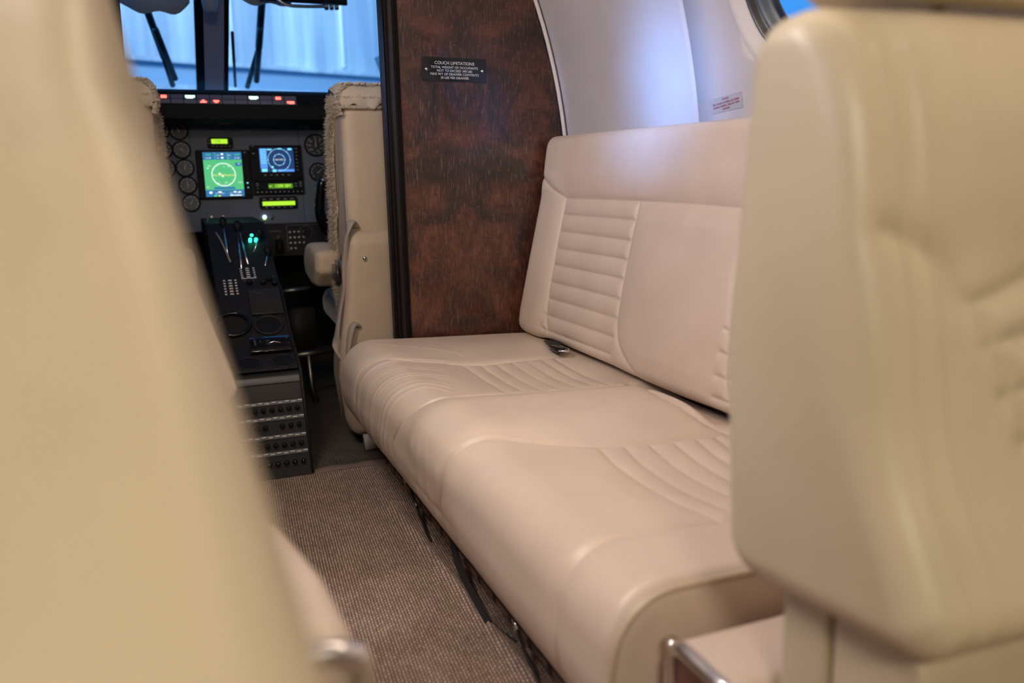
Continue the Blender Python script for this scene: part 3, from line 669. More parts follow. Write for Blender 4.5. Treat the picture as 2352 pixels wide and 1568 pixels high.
def cockpit_seat(mirror, label, rad_label=None):
    MX = 2 * CX - .032
    mx = (lambda V: V) if not mirror else (lambda V: np.concatenate([MX - V[..., :1], V[..., 1:]], -1))
    mp = lambda P: [(MX - x, y, z) if mirror else (x, y, z) for x, y, z in P]
    t = thing('cockpit_seat', label, 'seat', (2 * CX - .70 if mirror else .70, 2.5, 0))
    # upper shell, swept across in x, section in (y,z)
    def up(V):
        V = V.copy(); z = V[..., 2]; k = np.clip((.72 - V[..., 0]) / .26, 0, 1); V[..., 0] += k * .0; return mx(V)
    g = [([(.468, 2.292, .56), (.468, 2.292, .94)], .0025, .004)]
    cushion('backrest', [(2.292, .52), (2.292, .90), (2.300, .938), (2.42, .945), (2.455, .88), (2.475, .50)], [.01, .1, .02, .03, .05, .02], .4475, .93, .026, 'x', M['leather_cock'], t, .008, g, None, up)
    cushion('lower_shell', [(2.262, .03), (2.256, .30), (2.262, .575), (2.285, .600), (2.36, .60), (2.39, .30), (2.37, .03)], [.02, .5, .03, .03, .02, .3, .02], .4, .94, .024, 'x', M['leather_cock'], t, .008, (), None,
            lambda V: mx(np.stack([V[..., 0] + np.clip(1 - (V[..., 0] - .4) / .3, 0, 1) * np.interp(V[..., 2], [0, .08, .2, .29, .40, .5, .6], [.045, .012, .0, .008, .026, .034, .048]), V[..., 1], V[..., 2]], -1)))
    cushion('seat_cushion', [(2.40, .26), (2.85, .28), (2.90, .33), (2.84, .38), (2.41, .36)], [.02, .03, .04, .03, .02], .46, .90, .03, 'x', M['sheepskin'], t, .012, (), None, mx)
    # woolly cover: front edge and cap
    pth = [(.452, 2.44, .36), (.440, 2.44, .45), (.438, 2.44, .55), (.440, 2.43, .65), (.440, 2.43, .75), (.442, 2.43, .85), (.446, 2.42, .905)]
    nr = [(-1, -.3, 0)] * 7
    tb = tubeo('sheepskin_edge', mp(pth), .015, M['sheepskin'], t, 10)
    fluff_sheet('wool_pile', pth, -.016, .016, M['sheepskin'], tb, mirror, 3, .020, 3600, nr)['kind'] = 'stuff'
    def wav(V):
        V = V.copy(); x = V[..., 0]; lo = np.clip((.945 - V[..., 2]) / .03, 0, 1)
        V[..., 2] += lo * (.006 * np.sin(x * 70) + .004 * np.sin(x * 173)) + .0016 * np.sin(x * 95 + V[..., 1] * 60)
        V[..., 1] -= lo * .004 * np.sin(x * 120); return mx(V)
    cap = cushion('sheepskin_cap', [(2.286, .912), (2.280, .95), (2.298, .978), (2.37, .988), (2.45, .975), (2.475, .93), (2.46, .90), (2.37, .95), (2.30, .925)], [.005, .03, .02, .1, .04, .03, .005, .02, .005], .434, .935, .028, 'x', M['sheepskin'], t, .005, (), None, wav)
    for sd, cp_, a_, b_, nn_ in ((5, [(.45 + .47 * i / 8, 2.37, .980) for i in range(9)], -.09, .09, (0, -.1, 1)), (6, [(.45 + .47 * i / 8, 2.288, .945) for i in range(9)], -.004, .004, (0, -1, .1)), (7, [(.446 + .47 * i / 8, 2.289, .920) for i in range(9)], -.002, .006, (0, -1, -.6))):
        fluff_sheet('wool_pile', cp_, a_, b_, M['sheepskin'], cap, mirror, sd, .007, 1800, [nn_] * 9)['kind'] = 'stuff'
    fluff_sheet('wool_pile', [(.446, 2.30, .90), (.437, 2.30, .93), (.442, 2.30, .955), (.46, 2.30, .975)], -.015, .14, M['sheepskin'], cap, mirror, 9, .010, 1500, [(-1, -.1, .1)] * 4)['kind'] = 'stuff'
    # armrest
    V_ = lambda V: mx(V)
    arm = cushion('armrest', [(2.41, .475), (2.41, .535), (2.50, .553), (2.60, .548), (2.66, .50), (2.63, .445), (2.52, .425), (2.46, .43)], [.01, .02, .05, .04, .04, .03, .03, .02], .375, .452, .022, 'x', M['leather_cock'], t, .005, (), None, V_)
    def mbox(n_, x0, x1, *r, **k):
        if mirror: x0, x1 = 2 * CX - x1, 2 * CX - x0
        return box(n_, x0, x1, *r, **k)
    mbox('armrest_hinge', .428, .446, 2.345, 2.408, .452, .512, M['metal'], t, bev=.008, seg=4)
    mbox('hinge_plate', .418, .426, 2.335, 2.40, .458, .500, M['metal'], t, bev=.003)
    mbox('seat_leg', .50, .53, 2.42, 2.80, .0, .24, M['black'], t, bev=.004)
    mbox('foot_bracket', .452, .50, 2.225, 2.255, .002, .040, M['bead'], t, bev=.006, label='white foot bracket')
    disc('screw', fw, (.482 if not mirror else 2 * CX - .482), .526, .0055, -.1115 + .0, -.105, M['chrome'], t, 16, dome=.002)
    disc('screw', fw, (.412 if not mirror else 2 * CX - .412), .207, .0045, -.125, -.108, M['chrome'], t, 16, dome=.002)
    # belts
    b1 = cr([(.468, 2.29, .608), (.455, 2.275, .622), (.445, 2.27, .600), (.438, 2.275, .54), (.432, 2.285, .46), (.415, 2.29, .38), (.402, 2.29, .31), (.404, 2.285, .265), (.425, 2.28, .235)], 8)
    tubeo('shoulder_belt', mp(b1), 0, M['belt'], t, 12, flat=(.013, .006))
    b2 = cr([(.455, 2.258, .345), (.440, 2.250, .348), (.428, 2.245, .31), (.418, 2.245, .24), (.409, 2.248, .20)], 8)
    tubeo('lap_belt', mp(b2), 0, M['belt'], t, 12, flat=(.012, .007))
    return t
cockpit_seat(False, 'cockpit seat with woolly sheepskin cover, right of the instruments')
cockpit_seat(True, 'left cockpit seat, mostly hidden behind the cabin seats')

# ================================================================ GLARESHIELD AND ANNUNCIATORS
gs = thing('glareshield', 'black glareshield with a row of red and green warning lights', 'glareshield', (.24, 3.2, 1.0))
GY = 3.15
gp = [(GY + .02, .925), (GY, .940), (GY - .004, .985), (GY + .012, 1.026), (GY + .03, 1.036), (3.74, 1.06), (3.74, 1.03), (GY + .07, 1.0), (GY + .05, .93)]
n = len(gp); V = [(x, y, z) for x in (-.50, .97) for y, z in gp]
build('hood', V, [list(range(n)), [n + i for i in range(n)]] + [[i, (i + 1) % n, n + (i + 1) % n, n + i] for i in range(n)], M['black'], gs, smooth=False)
gf = Fr((0, GY - .004, .985), (1, 0, 0), (0, 0.364, .931))
# measured cell pitch .0413, first whole cell starts at x=.046
c0 = .046; pw = .0413
lit = {-1: (1, 'red', 'U'), 1: (1, 'annwhite', 'W'), 2: (0, 'red', 'A'), 3: (0, 'red', 'T'), 6: (1, 'annwhite', 'W'), 8: (1, 'red', 'U'), 9: (0, 'red', 'L')}
for k in range(-6, 10):
    u = c0 + k * pw; c = rbox('annunciator', gf, u + .001, u + pw - .0015, .0035, .0345, -.004, .0015, M['anncell'], gs, .0006)
    merged('divider', gf, [(u + .001, u + pw - .0015, .0183, .0197)], .0015, .0021, M['black'], c)
    if k in lit or k == -4:
        row, ml, sh = lit.get(k, (0, 'red', 'U')); v0 = .021 if row else .006; uc = u + pw / 2
        bl = {'U': [(uc - .009, uc + .009, v0, v0 + .007), (uc - .008, uc - .003, v0 + .007, v0 + .010), (uc - .001, uc + .004, v0 + .007, v0 + .010), (uc + .006, uc + .009, v0 + .007, v0 + .010)],
              'W': [(uc - .015, uc + .015, v0 + .003, v0 + .010), (uc - .012, uc + .009, v0, v0 + .003)],
              'A': [(uc - .010, uc + .010, v0, v0 + .005), (uc - .004, uc + .004, v0 + .005, v0 + .010)],
              'T': [(uc - .009, uc + .009, v0 + .004, v0 + .009), (uc - .005, uc + .005, v0, v0 + .004)],
              'L': [(uc - .012, uc + .012, v0 + .002, v0 + .009), (uc - .006, uc + .012, v0, v0 + .002)]}[sh]
        merged('lit_legend', gf, bl, .0016, .0024, M[ml], c)
disc('knob', gf, c0 + 10.9 * pw, .019, .012, 0, .012, M['black'], gs, 20); disc('knob', gf, c0 + 12.4 * pw, .02, .005, 0, .008, M['metal'], gs, 12)

# ================================================================ INSTRUMENT PANEL
th = math.radians(8)
pf = Fr((0, 3.3, .75), (1, 0, 0), (0, math.sin(th), math.cos(th)))
ip = thing('instrument_panel', 'grey instrument panel with glowing green and blue screens', 'instrument panel', (.3, 3.3, .75))
rbox('panel_plate', pf, -.50, .97, -.20, .215, -.03, 0, M['panel'], ip, .003)
merged('panel_seam', pf, [(.098, .48, .1715, .173), (.098, .0995, .06, .172), (.48, .4815, -.17, .172)], -.0005, .0012, M['console'], ip)
text('lettering', [('DRILL PERMIT', .0075, 0, .004), ('VFR IFR NIGHT', .006, 0, -.004)], pf, .221, .186, .001, M['white'], ip)
text('registration', [('N174JV', .013, 0, 0)], pf, .507, .174, .001, M['white'], ip)
rbox('label_plate', pf, .541, .566, .168, .180, 0, .002, M['black'], ip, .0006); text('lettering', [('630', .009, 0, 0)], pf, .5535, .174, .0022, M['white'], ip)
rbox('label_plate', pf, .578, .606, .168, .180, 0, .002, M['black'], ip, .0006)
def gauge(u, v, r, ang, nums=8, arc=(220, -40), label=None):
    g = disc('gauge', pf, u, v, r + .004, 0, .006, M['black'], ip, 36, label=label)
    d = disc('gauge_face', pf, u, v, r, .0062, .0068, M['dial'], g, 36)
    items = []; V = []; Fc = []
    for k in range(nums * 3 + 1):
        a = math.radians(arc[0] + (arc[1] - arc[0]) * k / (nums * 3)); big = k % 3 == 0
        r0, r1, hw_ = r * (.74 if big else .84), r * .94, (.0009 if big else .0005)
        c, s_ = math.cos(a), math.sin(a); b = len(V)
        for rr, q in ((r0, -1), (r0, 1), (r1, 1), (r1, -1)): V.append(pf.p(u + rr * c - q * hw_ * s_, v + rr * s_ + q * hw_ * c, .0074))
        Fc.append([b, b + 1, b + 2, b + 3])
    build('gauge_marks', V, Fc, M['white'], g, smooth=False, fix=False)
    a = math.radians(ang); c, s_ = math.cos(a), math.sin(a)
    V = [pf.p(u - .2 * r * c - .0016 * s_, v - .2 * r * s_ + .0016 * c, .0085), pf.p(u - .2 * r * c + .0016 * s_, v - .2 * r * s_ - .0016 * c, .0085), pf.p(u + .8 * r * c, v + .8 * r * s_, .0085)]
    build('needle', V, [[0, 1, 2]], M['white'], g, smooth=False, fix=False)
    ring('bezel_ring', pf, u, v, r + .0035, .0025, .006, M['black'], g)
    return g
for (u, v, a) in ((.066, .156, 120), (.070, .090, -40), (.076, .026, 85), (.080, -.035, 95), (.086, -.098, 60)): gauge(u, v, .0265, a)
for (u, v, a) in ((.006, .156, 20), (.010, .090, 140), (.014, .026, 200)): gauge(u, v, .0265, a)
g = gauge(.542, .105, .037, 86, 8, (95, -225), 'large round dial with white numerals')
text('numerals', [(t_, .008, .023 * math.cos(a), .023 * math.sin(a)) for t_, a in (('0', 1.57), ('40', .8), ('60', .1), ('80', -.6), ('100', -1.3), ('200', 2.5), ('180', 3.2), ('160', 3.9))], pf, .542, .105, .0075, M['white'], g)
gauge(.545, .005, .030, 40)
# green-screen flight display
fd = rbox('flight_display', pf, .114, .300, -.087, .087, 0, .018, M['black'], ip, .003, corner=.006)
U0, U1, V0, V1 = .138, .270, -.079, .079
sc = rbox('screen', pf, U0, U1, V0, V1, .018, .0186, M['green'], fd, 0)
pieces('status_bar', pf, [(U0, U0 + .040, V1 - .027, V1), (U0 + .042, U0 + .083, V1 - .027, V1), (U0 + .085, U1, V1 - .027, V1), (U0, U1, V0, V0 + .024), (U0 + .030, U1 - .030, V0 + .026, V0 + .034), (U1 - .024, U1 - .001, V1 - .050, V1 - .038)], .0186, .0190, M['sblue'], fd)
ring('heading_ring', pf, .204, -.001, .0405, .0012, .0190, M['swhite'], fd, 48)
V = []; Fc = []
for k in range(36):
    a = 2 * PI * k / 36; r0 = .035 if k % 3 == 0 else .0375; c, s_ = math.cos(a), math.sin(a); b = len(V)
    for rr, q in ((r0, -1), (r0, 1), (.0405, 1), (.0405, -1)): V.append(pf.p(.204 + rr * c - q * .0006 * s_, -.001 + rr * s_ + q * .0006 * c, .0192))
    Fc.append([b, b + 1, b + 2, b + 3])
build('heading_ticks', V, Fc, M['swhite'], fd, smooth=False, fix=False)
text('warning_text', [('No GPS Position', .0105, 0, 0)], pf, .204, -.003, .0196, M['syellow'], fd)
text('screen_text', [('3', .007, .003, .027), ('36', .006, .019, .027), ('TRK', .006, -.047, .030), ('N', .009, -.053, .022), ('057°', .007, -.022, -.033), ('240', .006, .006, -.030), ('NAV', .005, -.057, -.045), ('VOR 1', .006, .055, -.030), ('GPS', .005, .055, .036),
                     ('121.90', .0068, -.048, .058), ('121.50', .0068, .050, .058), ('SBY', .005, -.014, .058), ('ACT', .005, -.014, .068), ('HDG', .005, .024, .068), ('MAP', .005, -.050, -.068), ('FPL', .005, -.030, -.068), ('WX', .005, -.008, -.068), ('CRS', .005, .020, -.068), ('TFC', .005, .045, -.068)], pf, .204, 0, .0194, M['swhite'], fd)
text('frequency_text', [('118.00', .0068, -.048, .070), ('126.20', .0068, .050, .070), ('ILS', .0065, .022, .058)], pf, .204, 0, .0194, M['sgreen'], fd)
merged('screen_symbols', pf, [(U0 + .012, U0 + .022, V0 + .012, V0 + .018), (U0 + .042, U0 + .054, V0 + .013, V0 + .018), (U0 + .095, U0 + .105, V0 + .013, V0 + .018), (U0 + .111, U0 + .121, V0 + .013, V0 + .017), (U0 + .082, U0 + .094, V0 + .002, V0 + .006), (U0 + .062, U0 + .070, V1 - .010, V1 - .004), (U0 + .062, U0 + .070, V1 - .023, V1 - .017), (U0 + .096, U0 + .122, V0 + .002, V0 + .005), (.187, .194, -.001, .005), (.197, .204, -.009, -.003)], .0190, .0194, M['swhite'], fd)
merged('soft_key_legend', pf, [(U0 + .028, U0 + .037, V0 + .001, V0 + .005)], .0190, .0194, M['sgreen'], fd); merged('soft_key_legend', pf, [(U0 + .042, U0 + .050, V0 + .001, V0 + .005)], .0190, .0194, M['syellow'], fd)
disc('knob', pf, .289, -.070, .0085, .018, .030, M['black'], fd, 20); disc('screw', pf, .284, .079, .0045, .018, .020, M['chrome'], fd, 14, dome=.001)
merged('key_legend', pf, [(.281, .287, -.034, -.030), (.283, .287, -.050, -.047)], .018, .0185, M['scyan'], fd)
# blue-screen navigator
nv = rbox('navigation_display', pf, .301, .486, -.024, .103, 0, .018, M['black'], ip, .003)
rbox('screen', pf, .333, .456, .006, .093, .018, .0186, M['snavy'], nv, 0)
pieces('data_field', pf, [(.335, .360, .020, .091), (.396, .454, .0065, .015)], .0186, .0190, M['slight'], nv)
pieces('data_row', pf, [(.337, .357, .086 - k * .008, .0885 - k * .008) for k in range(7)] + [(.361, .378, .085, .090), (.401, .414, .088, .092), (.436, .450, .085, .092), (.373, .381, .021, .027)], .0190, .0194, M['scyan'], nv)
pieces('data_block', pf, [(.338, .358, .007, .018), (.376, .390, .006, .014)], .0190, .0194, M['lampgreen'] if 0 else M['scyan'], nv)
ring('range_ring', pf, .403, .050, .0205, .0008, .019, M['scyan'], nv, 40); ring('range_ring', pf, .403, .050, .040, .0008, .019, M['scyan'], nv, 48)
merged('range_dots', pf, [(.403 + r * math.cos(a) - .0012, .403 + r * math.cos(a) + .0012, .05 + r * math.sin(a) - .0012, .05 + r * math.sin(a) + .0012) for r in (.0205, .040) for a in np.arange(0, 6.28, PI / 4)], .0194, .0204, M['swhite'], nv)
text('screen_text', [('NO POS', .0080, 0, 0)], pf, .403, .050, .0196, M['swhite'], nv)
for (u, v) in ((.316, .088), (.316, .062), (.318, .035), (.320, -.008), (.474, -.008)): disc('knob', pf, u, v, .0065, .018, .027, M['black'], nv, 18)
merged('key_legend', pf, [(.463, .470, .090 - k * .013, .0915 - k * .013) for k in range(7)] + [(.345 + k * .021, .353 + k * .021, -.006, -.004) for k in range(5)] + [(.308, .315, .098, .0995), (.309, .318, .073, .0745)], .018, .0184, M['white'], nv)
# radio below
rd = rbox('radio', pf, .304, .486, -.075, -.027, 0, .018, M['black'], ip, .003)
rbox('screen', pf, .357, .444, -.054, -.037, .018, .0186, M['limedim'], rd, 0); text('digits', [('1200', .0155, -.005, 0), ('SBY', .0145, .026, 0)], pf, .400, -.0455, .0188, M['limetxt'], rd); merged('mode_legend', pf, [(.359, .368, -.047, -.045)], .0187, .0190, M['limetxt'], rd)
disc('knob', pf, .330, -.047, .009, .018, .030, M['black'], rd, 20)
merged('key_legend', pf, [(.312, .322, -.036, -.034), (.314, .322, -.043, -.0415), (.316, .322, -.053, -.0515), (.450, .461, -.038, -.0365), (.450, .461, -.047, -.0455), (.468, .478, -.033, -.0315), (.468, .478, -.040, -.0385), (.468, .478, -.048, -.0465)] + [(.314 + k * .016, .319 + k * .016, -.068, -.0655) for k in range(11)], .018, .0184, M['white'], rd)
# long lime display
tr = rbox('transponder', pf, .321, .458, -.128, -.083, 0, .014, M['black'], ip, .003, corner=.010)
rbox('screen', pf, .331, .448, -.116, -.101, .014, .0146, M['lime'], tr, 0, label='long lime-green display')
merged('key_legend', pf, [(.332 + k * .025, .344 + k * .025, -.0935, -.0915) for k in range(5)] + [(.340 + k * .022, .348 + k * .022, -.1235, -.1218) for k in range(5)], .014, .0144, M['white'], tr)
# small lime display at the top
xp = rbox('display_unit', pf, .158, .246, .094, .133, 0, .014, M['black'], ip, .002, corner=.009)
rbox('screen', pf, .172, .227, .110, .1265, .014, .0146, M['lime'], xp, 0, label='small lime-green display')
text('digits', [('7155', .010, 0, 0)], pf, .194, .118, .0147, M['limedark'], xp)
disc('knob', pf, .237, .122, .007, .014, .026, M['black'], xp, 18)
merged('key', pf, [(.160, .168, .121, .125), (.160, .168, .110, .114)] + [(.172 + k * .0145, .180 + k * .0145, .0985, .102) for k in range(5)], .014, .0155, M['strip'], xp)
disc('warning_lamp', pf, .335, -.156, .0060, 0, .006, M['lampwhite'], ip, 16, dome=.003); merged('warning_lamp_base', pf, [(.330, .340, -.166, -.162)], 0, .003, M['lime'], ip)
disc('switch', pf, .361, -.159, .006, 0, .012, M['metal'], ip, 14, dome=.003)
for (u, v) in ((.293, .165), (.13, -.132), (.476, .052), (.497, -.146), (.470, -.165)): disc('screw', pf, u, v, .0035, 0, .0015, M['chrome'], ip, 12, dome=.001)
for k in range(3): disc('switch', pf, .15 + k * .02, -.150 - .012 * (k % 2), .004, 0, .010, M['metal'], ip, 10)
# sub panel on the right with small pressurisation dial
sp = Fr((0, 3.22, .50), (1, 0, 0), (0, .2, .98))
su = thing('switch_panel', 'dark switch panel with small dial below the instruments', 'switch panel', (.6, 3.22, .5))
rbox('panel_plate', sp, .30, .95, -.045, .075, -.02, 0, M['console'], su, .004)
merged('panel_outline', sp, [(.405, .52, .066, .068), (.405, .407, -.03, .068)], 0, .001, M['strip'], su)
ring('dial_ring', sp, .455 + .02, .040, .022, .0016, .002, M['strip'], su); disc('dial', sp, .475, .040, .017, 0, .010, M['black'], su, 20)
merged('legend', sp, [(.345, .385, .045, .048)], 0, .001, M['strip'], su)
for k in range(14): disc('switch', sp, .415 + (k % 4) * .016, .040 - (k // 4) * .020, .0035, 0, .010, M['metal'] if k % 3 else M['white'], su, 8)
rbox('lever_knob', sp, .36, .385, -.035, .010, .0, .03, M['black'], su, .006); disc('switch', sp, .372, .022, .008, 0, .018, M['strip'], su, 14, dome=.003)
# control yokes
def yoke(xc, label):
    y = thing('control_yoke', label, 'yoke', (xc, 3.0, .62)); s = 1 if xc > CX else -1
    tubeo('column', [(xc, 3.279, .65), (xc, 3.0, .63)], .020, M['metal'], y, 14)
    tubeo('crossbar', cr([(xc - .12, 2.97, .60), (xc - .07, 2.98, .60), (xc, 2.99, .63), (xc + .07, 2.98, .60), (xc + .12, 2.97, .60)]), .014, M['blackgloss'], y, 10)
    for q in (-1, 1):
        h = cr([(xc + q * .10, 2.97, .545), (xc + q * .128, 2.96, .575), (xc + q * .140, 2.955, .63), (xc + q * .132, 2.95, .70), (xc + q * .122, 2.95, .735)])
        hd = tubeo('handle', h, .017, M['blackgloss'], y, 12); disc('trigger_button', Fr((xc + q * .124, 2.94, .728), (1, 0, 0), (0, 0, 1)), 0, 0, .010, 0, .010, M['metal'], hd, 14, dome=.004)
    return y
yoke(.625, 'black control yoke in front of the right cockpit seat'); yoke(-.155, 'black control yoke before the left cockpit seat')

# ================================================================ CENTRE CONSOLE
cc = thing('centre_console', 'dark centre console with throttle levers, cup holders and knob rows', 'console', (.2, 2.3, 0))
XL, XR = .112, .289
cpz = [(2.100, .0), (2.207, .243), (2.235, .262), (2.33, .300), (2.53, .430), (2.66, .50), (2.86, .60), (3.24, .60), (3.24, 0)]
n = len(cpz); V = [(x, y, z) for x in (XL, XR) for y, z in cpz]
build('console_body', V, [list(range(n)), [n + i for i in range(n)][::-1]] + [[i, (i + 1) % n, n + (i + 1) % n, n + i] for i in range(n)], M['console'], cc, smooth=False)
for x in (XL, XR): tubeo('edge_rail', [(x, 2.103, .003), (x, 2.209, .247), (x, 2.237, .266), (x, 2.332, .304), (x, 2.53, .434)], .0042, M['console'], cc, 8, label='raised side edge')
L_ = math.hypot(.107, .243); af = Fr((0, 2.100, 0), (1, 0, 0), (0, .107 / L_, .243 / L_))
mz = lambda z: z / (.243 / L_)
rbox('lip', af, XL + .006, XR - .006, mz(.222), mz(.238), 0, .006, M['strip'], cc, .002)
rbox('blank_plate', af, XL + .008, XR - .008, mz(.182), mz(.220), 0, .003, M['consolelid'], cc, .001)
for z in (.176, .139, .096, .057): 
    st = rbox('label_strip', af, XL + .008, XR - .006, mz(z) - .005, mz(z) + .005, 0, .003, M['strip'], cc, .001)
    merged('lettering', af, [(x, x + .011, mz(z) - .001 + .002 * (i % 2), mz(z) + .001 + .002 * (i % 2)) for i, x in enumerate(np.arange(XL + .012, XR - .016, .0165))], .003, .0034, M['white'], st)
for z, xs in ((.160, range(8)), (.120, range(8)), (.076, range(8)), (.033, range(8))):
    for k in xs:
        if z == .120 and k == 3: continue
        disc('breaker_knob', af, .269 - k * .021, mz(z), .0062, 0, .009, M['black'] if z > .05 else M['blackgloss'], cc, 14, dome=.002)
# cup holders, handset, round recess on the sloping top
cf = Fr((0, 2.207, .245), (1, 0, 0), (0, .93, .367))
rbox('cup_tray', cf, XL + .006, XR - .006, .006, .075, .004, .014, M['console'], cc, .003)
for u in (.250, .165): ring('cup_holder_rim', cf, u, .038, .029, .003, .014, M['console'], cc); 
for u in (.250, .165): disc('cup_holder', cf, u, .038, .027, .0142, .0146, M['black'], cc, 28)
hf = Fr((0, 2.30, .292), (1, 0, 0), (0, .84, .54))
rbox('handset', hf, .175, .278, -.02, .030, .004, .020, M['blackgloss'], cc, .006, 3)
merged('handset_detail', hf, [(.185, .190, .0, .02), (.20, .203, .01, .016), (.215, .225, .012, .015), (.268, .272, .018, .024)], .0198, .0212, M['metal'], cc)
tubeo('latch', [hf.p(.215, .0, .021), hf.p(.235, .006, .023), hf.p(.255, .0, .021)], .0018, M['chrome'], cc)
s2 = Fr((0, 2.33, .300), (1, 0, 0), (0, .838, .545))
ring('recess_rim', s2, .235, .075, .036, .005, .002, M['console'], cc); disc('recess', s2, .235, .075, .033, .001, .002, M['black'], cc)
rbox('storage_lid', s2, .196, .282, .118, .222, .0, .010, M['consolelid'], cc, .004)
text('lettering', [('FLAPS', .010, 0, 0)], s2, .222, .205, .0102, M['strip'], cc)
ring('trim_wheel', s2, .140, .085, .045, .006, .006, M['blackgloss'], cc)
s3 = Fr((0, 2.53, .430), (1, 0, 0), (0, .88, .474))
merged('quadrant_scale', s3, [(x, x + w_, .055 + k * .011, .059 + k * .011) for k in range(5) for x, w_ in ((.186, .006), (.202, .010), (.222, .006))] + [(.186, .228, .048, .051)], 0, .0015, M['white'], cc)
merged('trim_scale', s2, [(x, x + w_, .215 + k * .012, .220 + k * .012) for k in range(6) for x, w_ in ((.134, .006), (.148, .010), (.165, .006))], 0, .0015, M['bead'], cc)
def lever(p0, p1, knob, r=.0028):
    l_ = tubeo('lever', [p0, p1], r, M['chrome'], cc, 8)
    if knob: v, f = tube([np.array(p1) + [0, 0, -.008], np.array(p1) + [0, .004, .004], np.array(p1) + [0, .006, .016], np.array(p1) + [0, .006, .026]], [.006, .010, .011, .005], 12); build('lever_knob', v, f, M[knob], l_)
    return l_
lever((.192, 2.62, .478), (.200, 2.79, .585), 'black'); lever((.213, 2.64, .488), (.204, 2.79, .585), 'black')
lever((.235, 2.70, .515), (.262, 2.73, .565), 'black'); lever((.160, 2.66, .50), (.158, 2.75, .60), 'black'); lever((.255, 2.62, .47), (.275, 2.66, .515), 'black')
for u, v in ((.205, .022), (.243, .018), (.262, .035), (.275, .012)): disc('knob', s3, u, v, .008, 0, .014, M['black'], cc, 16, dome=.002)
merged('lettering', s3, [(.19, .222, .036, .039), (.236, .252, .030, .033), (.262, .280, .050, .053)], 0, .001, M['strip'], cc)
for (x, y, z) in ((.240, 2.763, .566), (.233, 2.742, .555), (.250, 2.742, .555)):
    disc('gear_lamp', Fr((x, y, z), (1, 0, 0), (0, .6, .8)), 0, 0, .0050, -.014, .0, M['lampgreen'], cc, 16, dome=.002)
rbox('lamp_housing', Fr((.242, 2.752, .558), (1, 0, 0), (0, .6, .8)), -.022, .022, -.020, .022, -.02, -.006, M['black'], cc, .003)
# headset cord
tubeo('headset_cord', cr([(.13, 3.02, .63), (.118, 2.95, .58), (.125, 2.88, .59), (.14, 2.80, .57), (.15, 2.72, .545), (.162, 2.62, .50)]), .0028, M['belt'], cc, 8, label='thin grey cord')
# rudder pedals and bars in the footwell
fwl = thing('rudder_pedals', 'dull metal pedal and bars in the dark footwell right of the console', 'pedals', (.45, 2.95, .1))
box('pedal_plate', .335, .44, 2.90, 3.00, .16, .30, M['consolelid'], fwl, bev=.006)
tubeo('cross_bar', [(.31, 2.80, .165), (.47, 2.80, .170)], .010, M['metal'], fwl, 10); tubeo('cross_bar', [(.33, 3.05, .345), (.45, 3.05, .35)], .010, M['metal'], fwl, 10)
for x in (.345, .395): tubeo('pedal_arm', [(x, 2.80, .165), (x + .005, 2.80, .05), (x + .02, 2.80, .0)], .009, M['metal'], fwl, 8)

# ================================================================ WINDSHIELD FITTINGS
def wiper(p0, p1, p2, q, label):
    w = thing('windshield_wiper', label, 'wiper', tuple(p1))
    tubeo('arm', [p0, p1], .015, M['rubber'], w, 8); tubeo('pivot', [p1, p2], .012, M['rubber'], w, 8)
    tubeo('blade', [q[0], q[1]], .013, M['rubber'], w, 6)
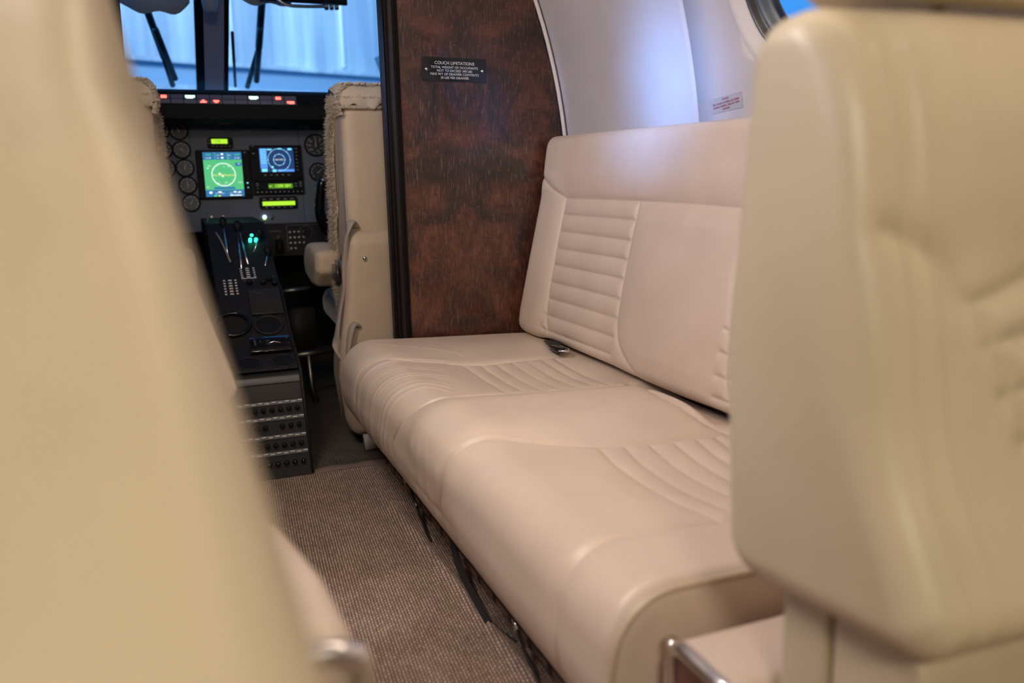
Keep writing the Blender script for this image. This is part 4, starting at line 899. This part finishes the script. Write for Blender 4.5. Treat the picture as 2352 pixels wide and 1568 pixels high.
# points on a plane just outside the glass (y = 4.05 at the foot, 3.6 above)
def wp(rx, rz, y): return (rx * y, y, .75 + rz * y)
wiper(wp(-.006, .19, 3.62), wp(.012, .122, 3.86), wp(.018, .094, 4.05), (wp(.006, .15, 3.72), wp(.021, .1005, 3.95)), 'wiper on the left windshield pane, leaning to the right')
wiper(wp(.1165, .19, 3.62), wp(.109, .135, 3.80), wp(.094, .094, 4.05), (wp(.112, .155, 3.70), wp(.104, .100, 3.95)), 'wiper on the right windshield pane, nearly upright')
tag(tubeo('post_strip', [wp(.0825, .150, 3.55), wp(.0815, .094, 3.85)], .006, M['rubber'], None, 6, org=(.3, 3.7, 1.1)), 'thin black upright strip just right of the windshield centre post', 'strip')
def visor(name, u0, u1, z0, label, y=3.22):
    V = []; Fc = []; n = 14
    t = thing(name, label, 'visor', ((u0 + u1) / 2, y, z0 + .1))
    top = [(u0 + (u1 - u0) * i / n, z0 + .16) for i in range(n + 1)]; bot = [(u0 + (u1 - u0) * i / n, z0 + .03 * (2 * i / n - 1) ** 4 + .006 * math.sin(i)) for i in range(n + 1)]
    for yy in (y - .006, y + .006):
        for (a, b), (c, d) in zip(top, bot): V += [(a, yy, b), (c, yy, d)]
    m_ = 2 * (n + 1)
    for i in range(n): a = 2 * i; Fc += [[a, a + 1, a + 3, a + 2], [m_ + a, m_ + a + 2, m_ + a + 3, m_ + a + 1], [a + 1, m_ + a + 1, m_ + a + 3, a + 3], [a, a + 2, m_ + a + 2, m_ + a]]
    Fc += [[0, 1, m_ + 1, m_], [m_ - 2, m_ - 1, 2 * m_ - 1, 2 * m_ - 2]]
    build('shade', V, Fc, M['visor'], t); return t
visor('sun_visor', -.09, .135, 1.285, 'grey sun visor hanging over the left windshield pane')
visor('sun_visor', .27, .50, 1.330, 'grey sun visor hanging over the right windshield pane')
cmp_ = thing('compass', 'round compass housing at the top of the windshield post', 'compass', (.205, 3.28, 1.33))
v, f = tube([(.203, 3.28, 1.302), (.203, 3.28, 1.310), (.203, 3.28, 1.335), (.203, 3.28, 1.38)], [.010, .022, .027, .027], 18); build('housing', v, f, M['visor'], cmp_)
vt = thing('air_vent_tube', 'chrome tube with ball joint at the top right of the windshield', 'tube', (.55, 3.15, 1.30))
tubeo('tube', cr([(.40, 3.15, 1.355), (.44, 3.15, 1.322), (.50, 3.15, 1.318), (.58, 3.15, 1.322)]), .006, M['chrome'], vt, 10)
for k in range(3): tubeo('ball_joint', [(.575 + k * .018, 3.15, 1.322), (.587 + k * .018, 3.15, 1.323)], .013 - .001 * k, M['metal'], vt, 12)
rbox('mount', WF, .36, .66, 1.335, 1.36, -3.19, -3.17, M['black'], vt, .004)
